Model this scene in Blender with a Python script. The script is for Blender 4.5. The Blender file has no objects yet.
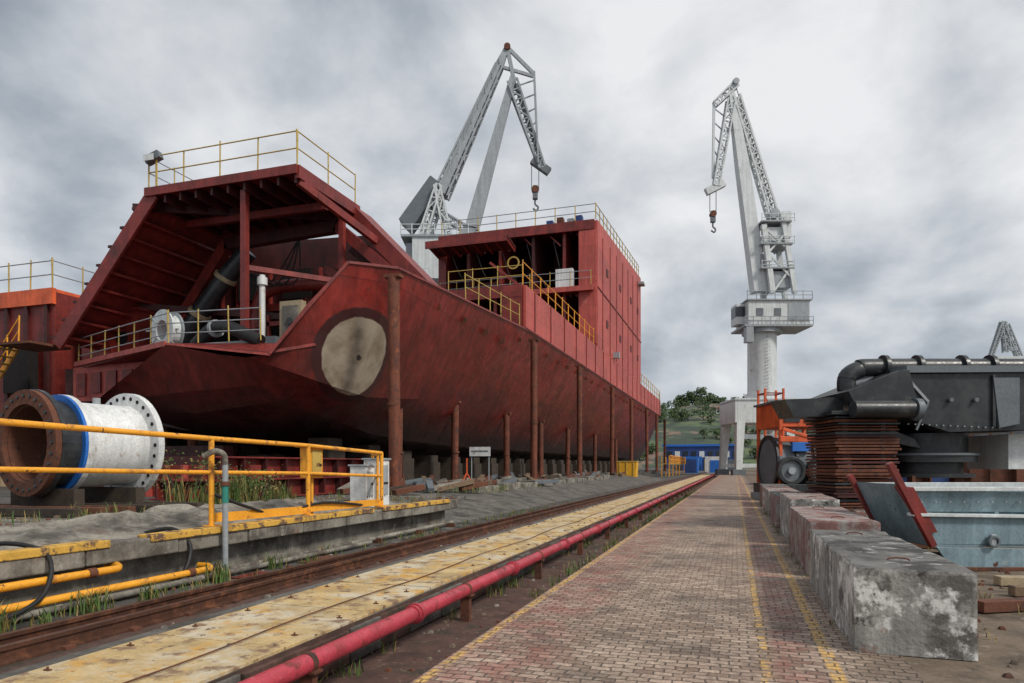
import bpy, bmesh, math, random
from mathutils import Vector, Matrix, noise as mnoise
random.seed(7)
sc=bpy.context.scene
R=math.radians
# ---------------------------------------------------------------- materials
def newmat(name):
    m=bpy.data.materials.new(name); m.use_nodes=True
    nt=m.node_tree; nt.nodes.clear()
    o=nt.nodes.new('ShaderNodeOutputMaterial'); p=nt.nodes.new('ShaderNodeBsdfPrincipled')
    nt.links.new(p.outputs[0],o.inputs[0]); return m,nt,p
def N(nt,t,**k):
    n=nt.nodes.new(t)
    for a,b in k.items(): setattr(n,a,b)
    return n
def noise(nt,vec,scale,detail=5,rough=.6,dist=0):
    n=N(nt,'ShaderNodeTexNoise'); n.inputs['Scale'].default_value=scale
    n.inputs['Detail'].default_value=detail; n.inputs['Roughness'].default_value=rough
    n.inputs['Distortion'].default_value=dist
    nt.links.new(vec,n.inputs['Vector']); return n.outputs[0]
def mr(nt,v,a,b,c=0,d=1):
    n=N(nt,'ShaderNodeMapRange'); nt.links.new(v,n.inputs[0])
    for i,x in zip((1,2,3,4),(a,b,c,d)): n.inputs[i].default_value=x
    return n.outputs[0]
def mix(nt,f,a,b,bt='MIX'):
    n=N(nt,'ShaderNodeMix',data_type='RGBA',blend_type=bt)
    for inp,v in ((n.inputs[0],f),(n.inputs[6],a),(n.inputs[7],b)):
        if isinstance(v,(int,float)): inp.default_value=v
        elif isinstance(v,tuple): inp.default_value=(v[0],v[1],v[2],1)
        else: nt.links.new(v,inp)
    return n.outputs[2]
def mth(nt,op,a,b=0,c=0):
    n=N(nt,'ShaderNodeMath',operation=op)
    for i,v in enumerate((a,b,c)):
        if isinstance(v,(int,float)): n.inputs[i].default_value=v
        else: nt.links.new(v,n.inputs[i])
    return n.outputs[0]
def mapping(nt,vec,s):
    n=N(nt,'ShaderNodeMapping'); nt.links.new(vec,n.inputs[0]); n.inputs['Scale'].default_value=s
    return n.outputs[0]
def bump(nt,p,h,st,dist=.02):
    b=N(nt,'ShaderNodeBump'); b.inputs['Strength'].default_value=st; b.inputs['Distance'].default_value=dist
    nt.links.new(h,b.inputs['Height']); nt.links.new(b.outputs[0],p.inputs['Normal'])
def brick(nt,vec,w,h,mortar=.01,smooth=.1):
    b=N(nt,'ShaderNodeTexBrick'); nt.links.new(vec,b.inputs['Vector'])
    b.inputs['Scale'].default_value=1; b.inputs['Brick Width'].default_value=w; b.inputs['Row Height'].default_value=h
    b.inputs['Mortar Size'].default_value=mortar; b.inputs['Mortar Smooth'].default_value=smooth
    b.inputs['Color1'].default_value=(0,0,0,1); b.inputs['Color2'].default_value=(1,1,1,1); b.inputs['Mortar'].default_value=(.5,.5,.5,1)
    return b
MATS={}
def mat(name,col,rough=.7,metal=0,var=.3,scale=1.5,layers=(),streak=0,bst=.3,bscale=30,seams=None,fine=.15):
    m,nt,p=newmat(name); tc=N(nt,'ShaderNodeTexCoord').outputs['Object']
    c=mix(nt,1,col,mr(nt,noise(nt,tc,scale),.3,.7,1-var,1+var),'MULTIPLY')
    c=mix(nt,1,c,mr(nt,noise(nt,tc,scale*14,3),.3,.7,1-fine,1+fine),'MULTIPLY')
    if streak:
        s=noise(nt,mapping(nt,tc,(2.2,2.2,.12)),1.6,5,.65)
        c=mix(nt,1,c,mr(nt,s,.35,.65,1-streak,1+streak*.6),'MULTIPLY')
    for (lc,lo,hi,ls) in layers:
        f=mr(nt,noise(nt,tc,ls,7,.7),lo,hi)
        c=mix(nt,f,c,lc)
    if seams:
        sx=N(nt,'ShaderNodeSeparateXYZ'); nt.links.new(tc,sx.inputs[0])
        cb=N(nt,'ShaderNodeCombineXYZ')
        nt.links.new(mth(nt,'ADD',sx.outputs[1],sx.outputs[0]),cb.inputs[0]); nt.links.new(sx.outputs[2],cb.inputs[1])
        b=brick(nt,cb.outputs[0],seams[0],seams[1],.02,.3)
        c=mix(nt,1,c,mr(nt,b.outputs[0],0,1,.86,1.12),'MULTIPLY')
        c=mix(nt,mth(nt,'MULTIPLY',b.outputs[1],.4),c,(col[0]*.35,col[1]*.35,col[2]*.35))
    nt.links.new(c,p.inputs['Base Color'])
    p.inputs['Metallic'].default_value=metal
    nt.links.new(mr(nt,noise(nt,tc,scale*5,3),.3,.7,max(0,rough-.12),min(1,rough+.12)),p.inputs['Roughness'])
    bump(nt,p,noise(nt,tc,bscale,4),bst,.01)
    MATS[name]=m; return m
RUST=(.10,.035,.018); DIRT=(.07,.055,.04)
mat('salmon',(.42,.075,.058),.55,seams=(4.2,2.7),streak=.22,var=.15,layers=[((.24,.042,.034),.58,.72,.5),((.52,.16,.12),.60,.72,1.3),((.14,.04,.028),.64,.72,2.4)])
mat('red_mid',(.20,.025,.019),.5,seams=(3,2),streak=.28,var=.3,layers=[((.08,.016,.012),.54,.70,.9),((.12,.04,.025),.63,.7,3)])
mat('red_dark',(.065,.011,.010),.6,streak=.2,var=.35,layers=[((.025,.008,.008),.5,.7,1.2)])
mat('orange_red',(.66,.11,.03),.5,streak=.2)
mat('yellow',(.82,.36,.025),.5,var=.15,scale=4,layers=[(RUST,.60,.65,8),((.40,.17,.035),.56,.66,3)])
mat('yellow_dull',(.48,.34,.08),.6,var=.2,scale=3,layers=[(RUST,.58,.66,6)])
mat('post_brown',(.15,.042,.020),.75,streak=.35,layers=[((.06,.025,.018),.52,.66,2.5),((.27,.08,.028),.58,.68,4)])
mat('rust',(.13,.046,.024),.85,layers=[((.05,.025,.018),.5,.65,3),((.26,.10,.04),.6,.7,7)],bst=.5)
mat('rail_steel',(.085,.038,.024),.5,metal=.3,layers=[((.20,.08,.04),.52,.65,6)],bst=.4)
mat('pipe_red',(.42,.045,.065),.45,var=.25,scale=2,layers=[((.2,.03,.03),.54,.66,5),((.5,.16,.15),.62,.72,9),((.10,.04,.03),.62,.68,2.5)])
mat('white',(.68,.69,.68),.5,var=.12,streak=.18,layers=[((.35,.28,.22),.58,.72,3),((.22,.11,.06),.66,.71,2)])
mat('crane_white',(.58,.62,.62),.5,var=.08,streak=.16,layers=[((.34,.32,.28),.60,.72,.7)])
mat('crane_grey',(.30,.33,.35),.5,var=.12,streak=.15)
mat('crane_dark',(.12,.14,.155),.55,var=.15)
mat('black',(.018,.021,.024),.38,var=.3,scale=2,layers=[((.08,.075,.07),.58,.74,2),((.04,.043,.045),.48,.6,.8)],bst=.15)
mat('rubber',(.012,.012,.013),.6)
mat('bluegrey',(.20,.29,.33),.45,var=.16,streak=.3,layers=[((.34,.40,.42),.56,.68,1.2),(RUST,.63,.68,3)])
mat('blue',(.02,.14,.50),.5,var=.2)
mat('navy',(.025,.06,.20),.6,var=.2,streak=.2)
mat('teal',(.03,.25,.20),.5)
mat('tan',(.34,.27,.17),.6,var=.2,streak=.2)
mat('bin_yellow',(.72,.38,.02),.5,var=.15)
mat('timber',(.17,.115,.07),.85,var=.3,layers=[((.08,.06,.045),.52,.65,4)],bst=.6)
mat('timber_dk',(.05,.036,.026),.9,var=.3,layers=[((.025,.02,.016),.52,.65,4)],bst=.6)
mat('concrete',(.24,.22,.185),.9,var=.35,streak=.25,layers=[((.085,.075,.062),.47,.60,1.4),((.40,.38,.34),.6,.7,4),((.15,.09,.055),.60,.70,.9)],bst=.8,bscale=25)
mat('concrete_dk',(.13,.12,.105),.9,var=.35,streak=.25,layers=[((.05,.045,.04),.48,.62,1.1),((.25,.23,.20),.58,.70,3)],bst=.8,bscale=20)
mat('block',(.35,.345,.32),.85,var=.35,scale=2,streak=.45,layers=[((.12,.11,.10),.50,.60,2.0),((.68,.68,.65),.53,.60,2.6),((.045,.042,.04),.58,.64,5),((.22,.10,.06),.62,.70,2.2)],bst=1,bscale=22)
mat('block_top',(.15,.145,.135),.9,var=.35,scale=3,layers=[((.05,.048,.045),.48,.58,2.2),((.38,.37,.35),.58,.63,4)],bst=1,bscale=25)
mat('block_red',(.25,.13,.115),.85,var=.3,scale=2,streak=.3,layers=[((.32,.30,.28),.46,.56,2.5),((.09,.06,.05),.56,.64,4)],bst=.9,bscale=22)
mat('asphalt',(.075,.07,.063),.9,var=.35,layers=[((.16,.15,.13),.54,.66,.8),((.030,.028,.025),.52,.60,1.3),((.10,.06,.04),.57,.68,.5)],bst=.6,bscale=60)
mat('dirt',(.16,.12,.085),.95,var=.35,layers=[((.07,.05,.035),.5,.62,1.1),((.27,.23,.18),.58,.68,5),((.13,.05,.03),.62,.7,2)],bst=1,bscale=18)
mat('trench',(.10,.052,.040),.95,var=.4,streak=.3,layers=[((.035,.03,.02),.5,.62,1.5),((.20,.13,.10),.58,.68,6)],bst=1,bscale=14)
mat('plate_yellow',(.50,.36,.17),.8,var=.3,scale=2,layers=[((.58,.51,.38),.48,.60,1.1),((.58,.32,.07),.54,.62,1.9),((.24,.15,.09),.53,.62,3.3),((.09,.055,.04),.60,.66,7)],bst=.7)
mat('edge_yellow',(.62,.36,.06),.75,var=.2,scale=3,layers=[((.14,.08,.05),.48,.55,4)])
mat('grass',(.07,.12,.025),.8,var=.4,scale=5)
mat('dry_grass',(.24,.18,.06),.8,var=.4,scale=5)
mat('leaf',(.028,.052,.017),.8,var=.5,scale=.2)
mat('leaf_lt',(.065,.10,.03),.8,var=.4,scale=.2)
mat('bark',(.06,.045,.03),.9)
mat('glass',(.03,.04,.05),.15)
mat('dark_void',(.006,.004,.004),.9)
mat('roof_tile',(.28,.10,.06),.8)
# hull
m,nt,p=newmat('hull'); tc=N(nt,'ShaderNodeTexCoord').outputs['Object']
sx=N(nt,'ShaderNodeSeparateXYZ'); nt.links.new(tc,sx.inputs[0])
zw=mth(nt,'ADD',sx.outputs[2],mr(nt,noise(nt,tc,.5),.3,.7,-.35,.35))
c=mix(nt,mr(nt,zw,3.2,4.6),(.028,.010,.009),(.150,.018,.014))  # lower hull darkened by height: underside shade painted into the colour
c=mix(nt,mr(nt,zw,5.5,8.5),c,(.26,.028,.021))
c=mix(nt,1,c,mr(nt,noise(nt,tc,.35),.3,.7,.65,1.35),'MULTIPLY')
c=mix(nt,1,c,mr(nt,noise(nt,mapping(nt,tc,(1.5,1.5,.12)),1.8,6,.7),.35,.65,.58,1.25),'MULTIPLY')
cb=N(nt,'ShaderNodeCombineXYZ'); nt.links.new(sx.outputs[1],cb.inputs[0]); nt.links.new(sx.outputs[2],cb.inputs[1])
b=brick(nt,cb.outputs[0],6.5,2.1,.022,.4)
c=mix(nt,1,c,mr(nt,b.outputs[0],0,1,.82,1.14),'MULTIPLY')
c=mix(nt,mth(nt,'MULTIPLY',b.outputs[1],.6),c,(.05,.012,.01))
c=mix(nt,mr(nt,noise(nt,tc,2.2,7,.75),.58,.68,0,.75),c,(.09,.030,.020))
c=mix(nt,mr(nt,noise(nt,mapping(nt,tc,(1,1,.35)),.7,6,.65),.56,.68,0,.6),c,(.05,.012,.010))
dn=N(nt,'ShaderNodeVectorMath',operation='DISTANCE'); nt.links.new(tc,dn.inputs[0]); dn.inputs[1].default_value=(-13.6,22.8,5.7)
dd=mth(nt,'ADD',dn.outputs['Value'],mr(nt,noise(nt,tc,3),.3,.7,-.03,.03))
c=mix(nt,mr(nt,dd,1.90,1.84),c,(.045,.012,.012))
bare=mix(nt,mr(nt,noise(nt,tc,1.2,6),.4,.65),(.34,.29,.22),(.20,.155,.11))
c=mix(nt,mr(nt,dd,1.52,1.48),c,bare)
c=mix(nt,mr(nt,dd,.16,.13),c,(.03,.02,.02))
nt.links.new(c,p.inputs['Base Color']); nt.links.new(mr(nt,noise(nt,tc,1.7),.35,.65,.26,.48),p.inputs['Roughness'])
bump(nt,p,noise(nt,tc,.9,2),.4,.12); MATS['hull']=m
# brick road
m,nt,p=newmat('brick_road'); tc=N(nt,'ShaderNodeTexCoord').outputs['Object']
sx=N(nt,'ShaderNodeSeparateXYZ'); nt.links.new(tc,sx.inputs[0]); X=sx.outputs[0]
wob=N(nt,'ShaderNodeTexNoise'); wob.inputs['Scale'].default_value=3.5; wob.inputs['Detail'].default_value=4; nt.links.new(tc,wob.inputs[0])
vm=N(nt,'ShaderNodeVectorMath',operation='MULTIPLY_ADD'); nt.links.new(wob.outputs[1],vm.inputs[0]); vm.inputs[1].default_value=(.09,.09,0); nt.links.new(tc,vm.inputs[2])
b=brick(nt,vm.outputs[0],.16,.092,.009,.6)
c=mix(nt,b.outputs[0],(.21,.145,.105),(.42,.32,.245))
c=mix(nt,1,c,mr(nt,noise(nt,tc,.7,5),.3,.7,.70,1.35),'MULTIPLY')
c=mix(nt,1,c,mr(nt,noise(nt,tc,20,4),.3,.7,.62,1.38),'MULTIPLY')
wear=noise(nt,tc,2.4,8,.75); wear2=noise(nt,tc,7,7,.75)
def band(x0,x1,s=.15):
    a=mr(nt,X,x0-s,x0+s); bb=mr(nt,X,x1+s,x1-s); return mth(nt,'MULTIPLY',a,bb)
redm=mth(nt,'MAXIMUM',band(-2.3,-1.45,.25),band(.30,.66,.06))
redm=mth(nt,'MULTIPLY',redm,mr(nt,wear,.42,.62,.05,.8))
c=mix(nt,redm,c,mix(nt,b.outputs[0],(.27,.085,.065),(.40,.16,.13)))
c=mix(nt,mr(nt,noise(nt,tc,.33,4),.52,.64,0,.22),c,(.32,.16,.12))
c=mix(nt,mr(nt,noise(nt,tc,13,3,.5),.62,.68,0,.6),c,(.45,.38,.30))
yl=mth(nt,'MULTIPLY',band(.69,.79,.015),mr(nt,wear2,.42,.54))
yl=mth(nt,'MAXIMUM',yl,mth(nt,'MULTIPLY',band(.19,.27,.015),mr(nt,wear2,.46,.56)))
yl=mth(nt,'MAXIMUM',yl,mth(nt,'MULTIPLY',band(-2.25,-2.17,.012),mr(nt,wear2,.44,.54)))
c=mix(nt,yl,c,(.66,.40,.12))
c=mix(nt,mth(nt,'MULTIPLY',mr(nt,noise(nt,tc,1.1,6,.7),.54,.66),.65),c,(.08,.06,.045))
c=mix(nt,mr(nt,X,.85,1.2,0,.8),c,(.16,.12,.09))
c=mix(nt,mth(nt,'MULTIPLY',b.outputs[1],.75),c,(.06,.045,.036))
nt.links.new(c,p.inputs['Base Color'])
nt.links.new(mr(nt,wear,.3,.7,.55,.9),p.inputs['Roughness'])
h=mth(nt,'ADD',mth(nt,'MULTIPLY',b.outputs[1],-1),mth(nt,'MULTIPLY',noise(nt,tc,22,4),1.0)); h=mth(nt,'ADD',h,mth(nt,'MULTIPLY',b.outputs[0],.55))
bump(nt,p,h,1,.014); MATS['brick_road']=m
# hill
m,nt,p=newmat('hill'); tc=N(nt,'ShaderNodeTexCoord').outputs['Object']
c=mix(nt,mr(nt,noise(nt,tc,.02,6),.42,.55),(.035,.06,.022),(.09,.125,.038))
c=mix(nt,mr(nt,noise(nt,tc,.035,7),.55,.59),c,(.20,.125,.085))
c=mix(nt,mr(nt,noise(nt,tc,.09,7),.47,.55),c,(.022,.038,.016))
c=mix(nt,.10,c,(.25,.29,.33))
nt.links.new(c,p.inputs['Base Color']); p.inputs['Roughness'].default_value=1; MATS['hill']=m

# ---------------------------------------------------------------- builder
class B:
    def __init__(s,name,origin=(0,0,0),rz=0):
        s.name=name; s.v=[]; s.f=[]; s.fm=[]; s.fs=[]; s.mats=[]; s.o=Vector(origin); s.rz=rz
    def mi(s,k):
        if k not in s.mats: s.mats.append(k)
        return s.mats.index(k)
    def add(s,vs,fs,k,smooth=False):
        o=len(s.v); s.v+= [tuple(v) for v in vs]; i=s.mi(k)
        for f in fs: s.f.append([o+a for a in f]); s.fm.append(i); s.fs.append(smooth)
    def prism(s,pts,vec,k):
        n=len(pts); vec=Vector(vec); a=[Vector(q) for q in pts]; vs=a+[q+vec for q in a]
        fs=[list(range(n))[::-1],list(range(n,2*n))]+[[i,(i+1)%n,n+(i+1)%n,n+i] for i in range(n)]
        s.add(vs,fs,k)
    def box(s,x0,x1,y0,y1,z0,z1,k):
        s.prism([(x0,y0,z0),(x1,y0,z0),(x1,y1,z0),(x0,y1,z0)],(0,0,z1-z0),k)
    def frame(s,p,q):
        p=Vector(p); q=Vector(q); d=(q-p).normalized()
        up=Vector((0,0,1)) if abs(d.z)<.95 else Vector((0,1,0))
        a=d.cross(up).normalized(); b=a.cross(d).normalized(); return p,q,a,b
    def beam(s,p,q,w,h,k,w2=None,h2=None):
        p,q,a,b=s.frame(p,q); w2=w2 or w; h2=h2 or h
        vs=[p+a*x*w/2+b*y*h/2 for x,y in ((-1,-1),(1,-1),(1,1),(-1,1))]+[q+a*x*w2/2+b*y*h2/2 for x,y in ((-1,-1),(1,-1),(1,1),(-1,1))]
        s.add(vs,[[3,2,1,0],[4,5,6,7],[0,1,5,4],[1,2,6,5],[2,3,7,6],[3,0,4,7]],k)
    def cyl(s,p,q,r,k,r2=None,n=12,caps=True):
        p,q,a,b=s.frame(p,q); r2=r if r2 is None else r2
        vs=[]
        for c,rr in ((p,r),(q,r2)):
            for i in range(n):
                t=2*math.pi*i/n; vs.append(c+a*math.cos(t)*rr+b*math.sin(t)*rr)
        s.add(vs,[[i,(i+1)%n,n+(i+1)%n,n+i] for i in range(n)],k,True)
        if caps: s.add(vs,[list(range(n))[::-1],list(range(n,2*n))],k)
    def ring(s,p,q,r,ri,k,n=32):
        p,q,a,b=s.frame(p,q); vs=[]
        for c,rr in ((p,r),(q,r),(q,ri),(p,ri)):
            for i in range(n):
                t=2*math.pi*i/n; vs.append(c+a*math.cos(t)*rr+b*math.sin(t)*rr)
        fs=[]
        for l in range(4):
            m=(l+1)%4
            fs+=[[l*n+i,l*n+(i+1)%n,m*n+(i+1)%n,m*n+i] for i in range(n)]
        s.add(vs,fs,k)
    def tube(s,pts,r,k,n=8):
        P=[Vector(q) for q in pts]; out=[]
        for i in range(len(P)-1):
            a=P[max(i-1,0)];b=P[i];c=P[i+1];d=P[min(i+2,len(P)-1)]
            for j in range(6):
                t=j/6; out.append(.5*((2*b)+(c-a)*t+(2*a-5*b+4*c-d)*t*t+(3*b-a-3*c+d)*t**3))
        out.append(P[-1]); vs=[]
        ref=Vector((.13,.2,1)).normalized()
        for i,q in enumerate(out):
            t=(out[min(i+1,len(out)-1)]-out[max(i-1,0)]).normalized()
            a=t.cross(ref); 
            if a.length<.1: a=t.cross(Vector((1,0,0)))
            a.normalize(); b=a.cross(t)
            for j in range(n):
                w=2*math.pi*j/n; vs.append(q+a*math.cos(w)*r+b*math.sin(w)*r)
        fs=[[i*n+j,i*n+(j+1)%n,(i+1)*n+(j+1)%n,(i+1)*n+j] for i in range(len(out)-1) for j in range(n)]
        s.add(vs,fs,k,True); s.add(vs,[list(range(n)),list(range(len(vs)-n,len(vs)))],k)
    def lattice(s,p,q,w,w2,n,t,k,d=None,d2=None):
        p,q,a,b=s.frame(p,q); d=d or w; d2=d2 or w2
        def c(i,f):
            x,y=((-1,-1),(1,-1),(1,1),(-1,1))[i%4]
            ww=w+(w2-w)*f; dd_=d+(d2-d)*f
            return p+(q-p)*f+a*x*ww/2+b*y*dd_/2
        for i in range(4):
            s.beam(c(i,0),c(i,1),t*1.6,t*1.6,k)
            for j in range(n):
                f0=j/n;f1=(j+1)/n
                if j%2: s.beam(c(i,f0),c(i+1,f1),t,t,k)
                else: s.beam(c(i+1,f0),c(i,f1),t,t,k)
                s.beam(c(i,f1),c(i+1,f1),t,t,k)
    def rail(s,pts,h,k,sp=1.5,r=.025,levels=(1,.5),k2=None,pr=None):
        pr=pr or r*1.2
        for i in range(len(pts)-1):
            a=Vector(pts[i]);b=Vector(pts[i+1])
            for l in levels: s.cyl(a+Vector((0,0,h*l)),b+Vector((0,0,h*l)),r,k2 or k,n=6)
            n=max(1,round((b-a).length/sp))
            for j in range(n+1):
                q=a+(b-a)*j/n; q2=q+Vector((random.uniform(-.03,.03),random.uniform(-.03,.03),h+random.uniform(.02,.16))); s.cyl(q,q2,pr,k,n=6)
    def done(s,bevel=0,parent=None,sharp=None):
        me=bpy.data.meshes.new(s.name); me.from_pydata(s.v,[],s.f)
        for k in s.mats: me.materials.append(MATS[k])
        me.polygons.foreach_set('material_index',s.fm); me.polygons.foreach_set('use_smooth',s.fs); me.update()
        bm=bmesh.new(); bm.from_mesh(me); bmesh.ops.recalc_face_normals(bm,faces=bm.faces[:]); bm.to_mesh(me); bm.free()
        if sharp: me.set_sharp_from_angle(angle=R(sharp))
        ob=bpy.data.objects.new(s.name,me); sc.collection.objects.link(ob)
        ob.location=s.o; ob.rotation_euler=(0,0,s.rz)
        if bevel:
            md=ob.modifiers.new('bevel','BEVEL'); md.width=bevel; md.segments=2; md.limit_method='ANGLE'
        if parent: ob.parent=parent
        return ob

# ---------------------------------------------------------------- ground
g=B('ground')
def strip(b,x0,z0,x1,z1,y0,y1,k): b.add([(x0,y0,z0),(x1,y0,z1),(x1,y1,z1),(x0,y1,z0)],[[0,1,2,3]],k)
YF=1500
strip(g,1.2,-.004,900,-.004,-30,YF,'dirt')
strip(g,-2.27,-.004,-2.27,-.40,-30,170,'trench')
strip(g,-2.27,-.40,-3.68,-.40,-30,170,'trench')
strip(g,-3.68,-.40,-3.68,0,-30,170,'trench')
strip(g,-3.68,0,-5.35,0,-30,170,'concrete_dk')
strip(g,-5.35,0,-6.45,0,-30,170,'trench')
strip(g,-6.45,0,-14,0,-30,170,'asphalt')
strip(g,-900,-.01,1.2,-.01,170,YF,'asphalt')
strip(g,-900,-.012,-14,-.012,-30,170,'asphalt')
g.done()
rd=B('brick_road'); 
ny=160
vs=[];fs=[]
xs=[-2.27+i*(3.6/12) for i in range(13)]
ys=[-10+180*(i/ny)**1.6 for i in range(ny+1)]
for y in ys:
    for x in xs: vs.append((x,y,.0+.014*mnoise.noise(Vector((x*.8,y*.5,0)))*(0 if x==xs[0] else 1)))
for j in range(ny):
    for i in range(12): fs.append([j*13+i,j*13+i+1,(j+1)*13+i+1,(j+1)*13+i])
rd.add(vs,fs,'brick_road',True); rd.done()
y=B('shipyard_slab')
y.box(-13.9,-7.45,-20,17,.0,.58,'concrete'); 
y.prism([(-13.9,17,0),(-7.3,17,0),(-10.5,17,.57),(-13.9,17,.57)],(0,60,0),'concrete_dk')
y.box(-300,-13.85,-20,170,0,.60,'asphalt')
for i in range(18):
    a=-8+i*1.4; y.box(-7.62,-7.15+random.uniform(-.015,.015),a,a+1.38,.42+random.uniform(-.01,.01),.66+random.uniform(-.012,.012),'concrete')
y.done(.02)
st=B('yellow_kerb_edge')
for a,b in ((-2,6.3),(6.9,12.6),(13,16.6)):
    st.box(-7.36,-7.12,a,b,.61,.70,'edge_yellow')
st.done(.01)
pl=B('crane_rail_plinth')
a=-4
while a<110:
    l=1.5 if a<60 else 6
    z=.035+random.uniform(-.009,.009)
    pl.box(-5.1+random.uniform(-.012,.012),-3.7+random.uniform(-.018,.018),a,a+l-.02,.0,z,'plate_yellow')
    if a<30:
        for xx in (-3.85,-4.98):
            for q in (.35,1.1):
                if random.random()<.6:
                    pl.box(xx-.03,xx+.03,a+q-.018,a+q+.018,z,z+.010,'rust'); pl.cyl((xx,a+q,z+.008),(xx,a+q,z+.028),.010,'rust',n=6)
    a+=l
pl.tube([(-4.15+.05*math.sin(i*1.7),-2+i*1.3,.055) for i in range(30)],.009,'rust',5)
pl.done(.006)
tw=B('trench_wall')
a=-4
while a<60:
    l=random.uniform(.4,.9); tw.box(-3.72,-3.66+random.uniform(0,.05),a,a+l-.02,-.38,-.04+random.uniform(-.02,.02),random.choice(['trench','concrete_dk','trench'])); a+=l
tw.done(.01)
def rail_obj(x,z=0):
    r=B('crane_rail')
    prof=[(-.07,0),(.07,0),(.07,.02),(.015,.04),(.015,.10),(.036,.11),(.036,.145),(-.036,.145),(-.036,.11),(-.015,.10),(-.015,.04),(-.07,.02)]
    r.prism([(x+a,-20,z+b) for a,b in prof],(0,190,0),'rail_steel')
    for i in range(70):
        yy=-4+i*.7; r.box(x-.12,x+.12,yy,yy+.1,z-.005,z+.03,'rust')
    r.done()
rail_obj(-5.95,.01); rail_obj(-5.6,.0)
pp=B('red_water_pipe')
pp.cyl((-3.28,-8,.0),(-3.28,165,.0),.082,'pipe_red',n=20)
yy=3.2
while yy<120:
    pp.cyl((-3.28,yy,0),(-3.28,yy+.16,0),.098,'pipe_red',n=18); pp.cyl((-3.28,yy+.06,0),(-3.28,yy+.10,0),.112,'pipe_red',n=18)
    pp.box(-3.34,-3.22,yy+1.5,yy+1.58,-.4,-.06,'rust'); pp.box(-3.38,-3.18,yy+1.48,yy+1.6,-.075,-.055,'rust')
    pp.cyl((-3.28,yy+1.5,0),(-3.28,yy+1.56,0),.088,'rust',n=18)
    yy+=3.4
pp.done()
# ---------------------------------------------------------------- concrete blocks
def block(x0,x1,y0,y1,h,side='block',top='block_top'):
    bm=bmesh.new(); bmesh.ops.create_cube(bm,size=1)
    bmesh.ops.scale(bm,vec=(x1-x0,y1-y0,h),verts=bm.verts); bmesh.ops.translate(bm,vec=((x0+x1)/2,(y0+y1)/2,h/2+.004),verts=bm.verts)
    bmesh.ops.subdivide_edges(bm,edges=bm.edges[:],cuts=26,use_grid_fill=True)
    for v in bm.verts:
        o=v.co.copy()
        ex=(abs(o.x-x0)<.001)+(abs(o.x-x1)<.001)+(abs(o.y-y0)<.001)+(abs(o.y-y1)<.001)+(o.z>h-.0)
        v.co.x+=mnoise.noise(o*3)*.006+mnoise.noise(o*1.1)*.014; v.co.y+=mnoise.noise(o*3+Vector((9,0,0)))*.008
        if o.z>h*.5: v.co.z+=mnoise.noise(o*2.2+Vector((0,9,0)))*.009
        if ex>=2:
            cc=Vector(((x0+x1)/2,o.y if abs(o.y-y0)>.01 and abs(o.y-y1)>.01 else (y0+y1)/2,h/2)); v.co+= (cc-v.co).normalized()*(.006+.10*max(0,mnoise.noise(o*3.5+Vector((3,3,3)))-.28))
    for f in bm.faces: f.material_index=1 if f.normal.z>.7 else 0
    me=bpy.data.meshes.new('concrete_block'); 
    bm.to_mesh(me); bm.free(); me.materials.append(MATS[side]); me.materials.append(MATS[top])
    o=bpy.data.objects.new('concrete_block',me); sc.collection.objects.link(o)
    l=B('lifting_loop'); 
    for yq in (y0+.6,y1-.6):
        xm=(x0+x1)/2
        l.tube([(xm-.09,yq,h-.01),(xm-.08,yq,h+.02),(xm,yq,h+.03),(xm+.08,yq,h+.02),(xm+.09,yq,h-.01)],.008,'rust',6)
    l.done(parent=o)
block(.97,1.88,6.45,10.1,.72)
block(1.0,1.92,10.6,14.3,.80,'block_red','block_red')
block(1.05,1.95,14.7,18.0,.92,'block','block_red')
block(1.0,1.9,18.6,22.2,.80,'block_red','block_top')
block(1.02,1.92,22.8,26.5,.78,'block','block_red')
block(1.0,1.95,27.5,31,.8,'block_red','block_top')
block(2.6,3.5,17.2,19.8,.55,'block_red','block_top')
block(2.3,3.2,21,24,.7,'block','block_red')

# ---------------------------------------------------------------- yellow railing on slab
r=B('yellow_railing')
XR=-7.34
tp=[(XR,-1.0,2.08),(XR,4.85,2.06),(XR,8.2,1.99),(XR,10.6,1.95),(XR,13.3,1.86)]
for lvl,rr in ((0,.038),(-.50,.032)):
    for i in range(len(tp)-1):
        a=Vector(tp[i]);b=Vector(tp[i+1]); a.z+=lvl; b.z+=lvl
        r.cyl(a,b,rr,'yellow',n=10)
for x_,y_,z_ in tp[1:]:
    r.cyl((x_,y_,.68),(x_,y_,z_),.04,'yellow',n=10); r.box(x_-.09,x_+.09,y_-.09,y_+.09,.70,.715,'yellow')
for (y0_,y1_,z_) in ((8.2,10.6,1.97),(10.6,13.3,1.90)):
    r.beam((XR,y0_,.82),(XR,y1_,.79),.02,.14,'yellow')
r.cyl((XR,13.3,1.86),(-8.3,14.6,1.84),.036,'yellow',n=10); r.cyl((XR,13.3,1.36),(-8.3,14.6,1.34),.03,'yellow',n=10)
r.cyl((-8.3,14.6,.6),(-8.3,14.6,1.84),.036,'yellow',n=10); r.cyl((-7.8,13.95,.6),(-7.8,13.95,1.84),.03,'yellow',n=10)
r.cyl((XR-.5,4.85,2.06),(XR,4.85,2.06),.03,'yellow',n=8)
r.done()
eb=B('electrical_cabinet')
eb.box(-7.62,-7.40,10.75,11.15,1.36,1.92,'yellow'); eb.box(-7.4,-7.385,10.8,11.1,1.41,1.87,'yellow_dull')
eb.cyl((-7.5,10.95,.6),(-7.5,10.95,1.36),.03,'yellow',n=8); eb.beam((-7.66,10.9,1.94),(-7.36,10.9,1.94),.5,.03,'yellow')
eb.cyl((-7.38,11.05,1.6),(-7.36,11.05,1.6),.02,'black'); eb.done(.008)
eb=B('power_supply_box')
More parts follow.
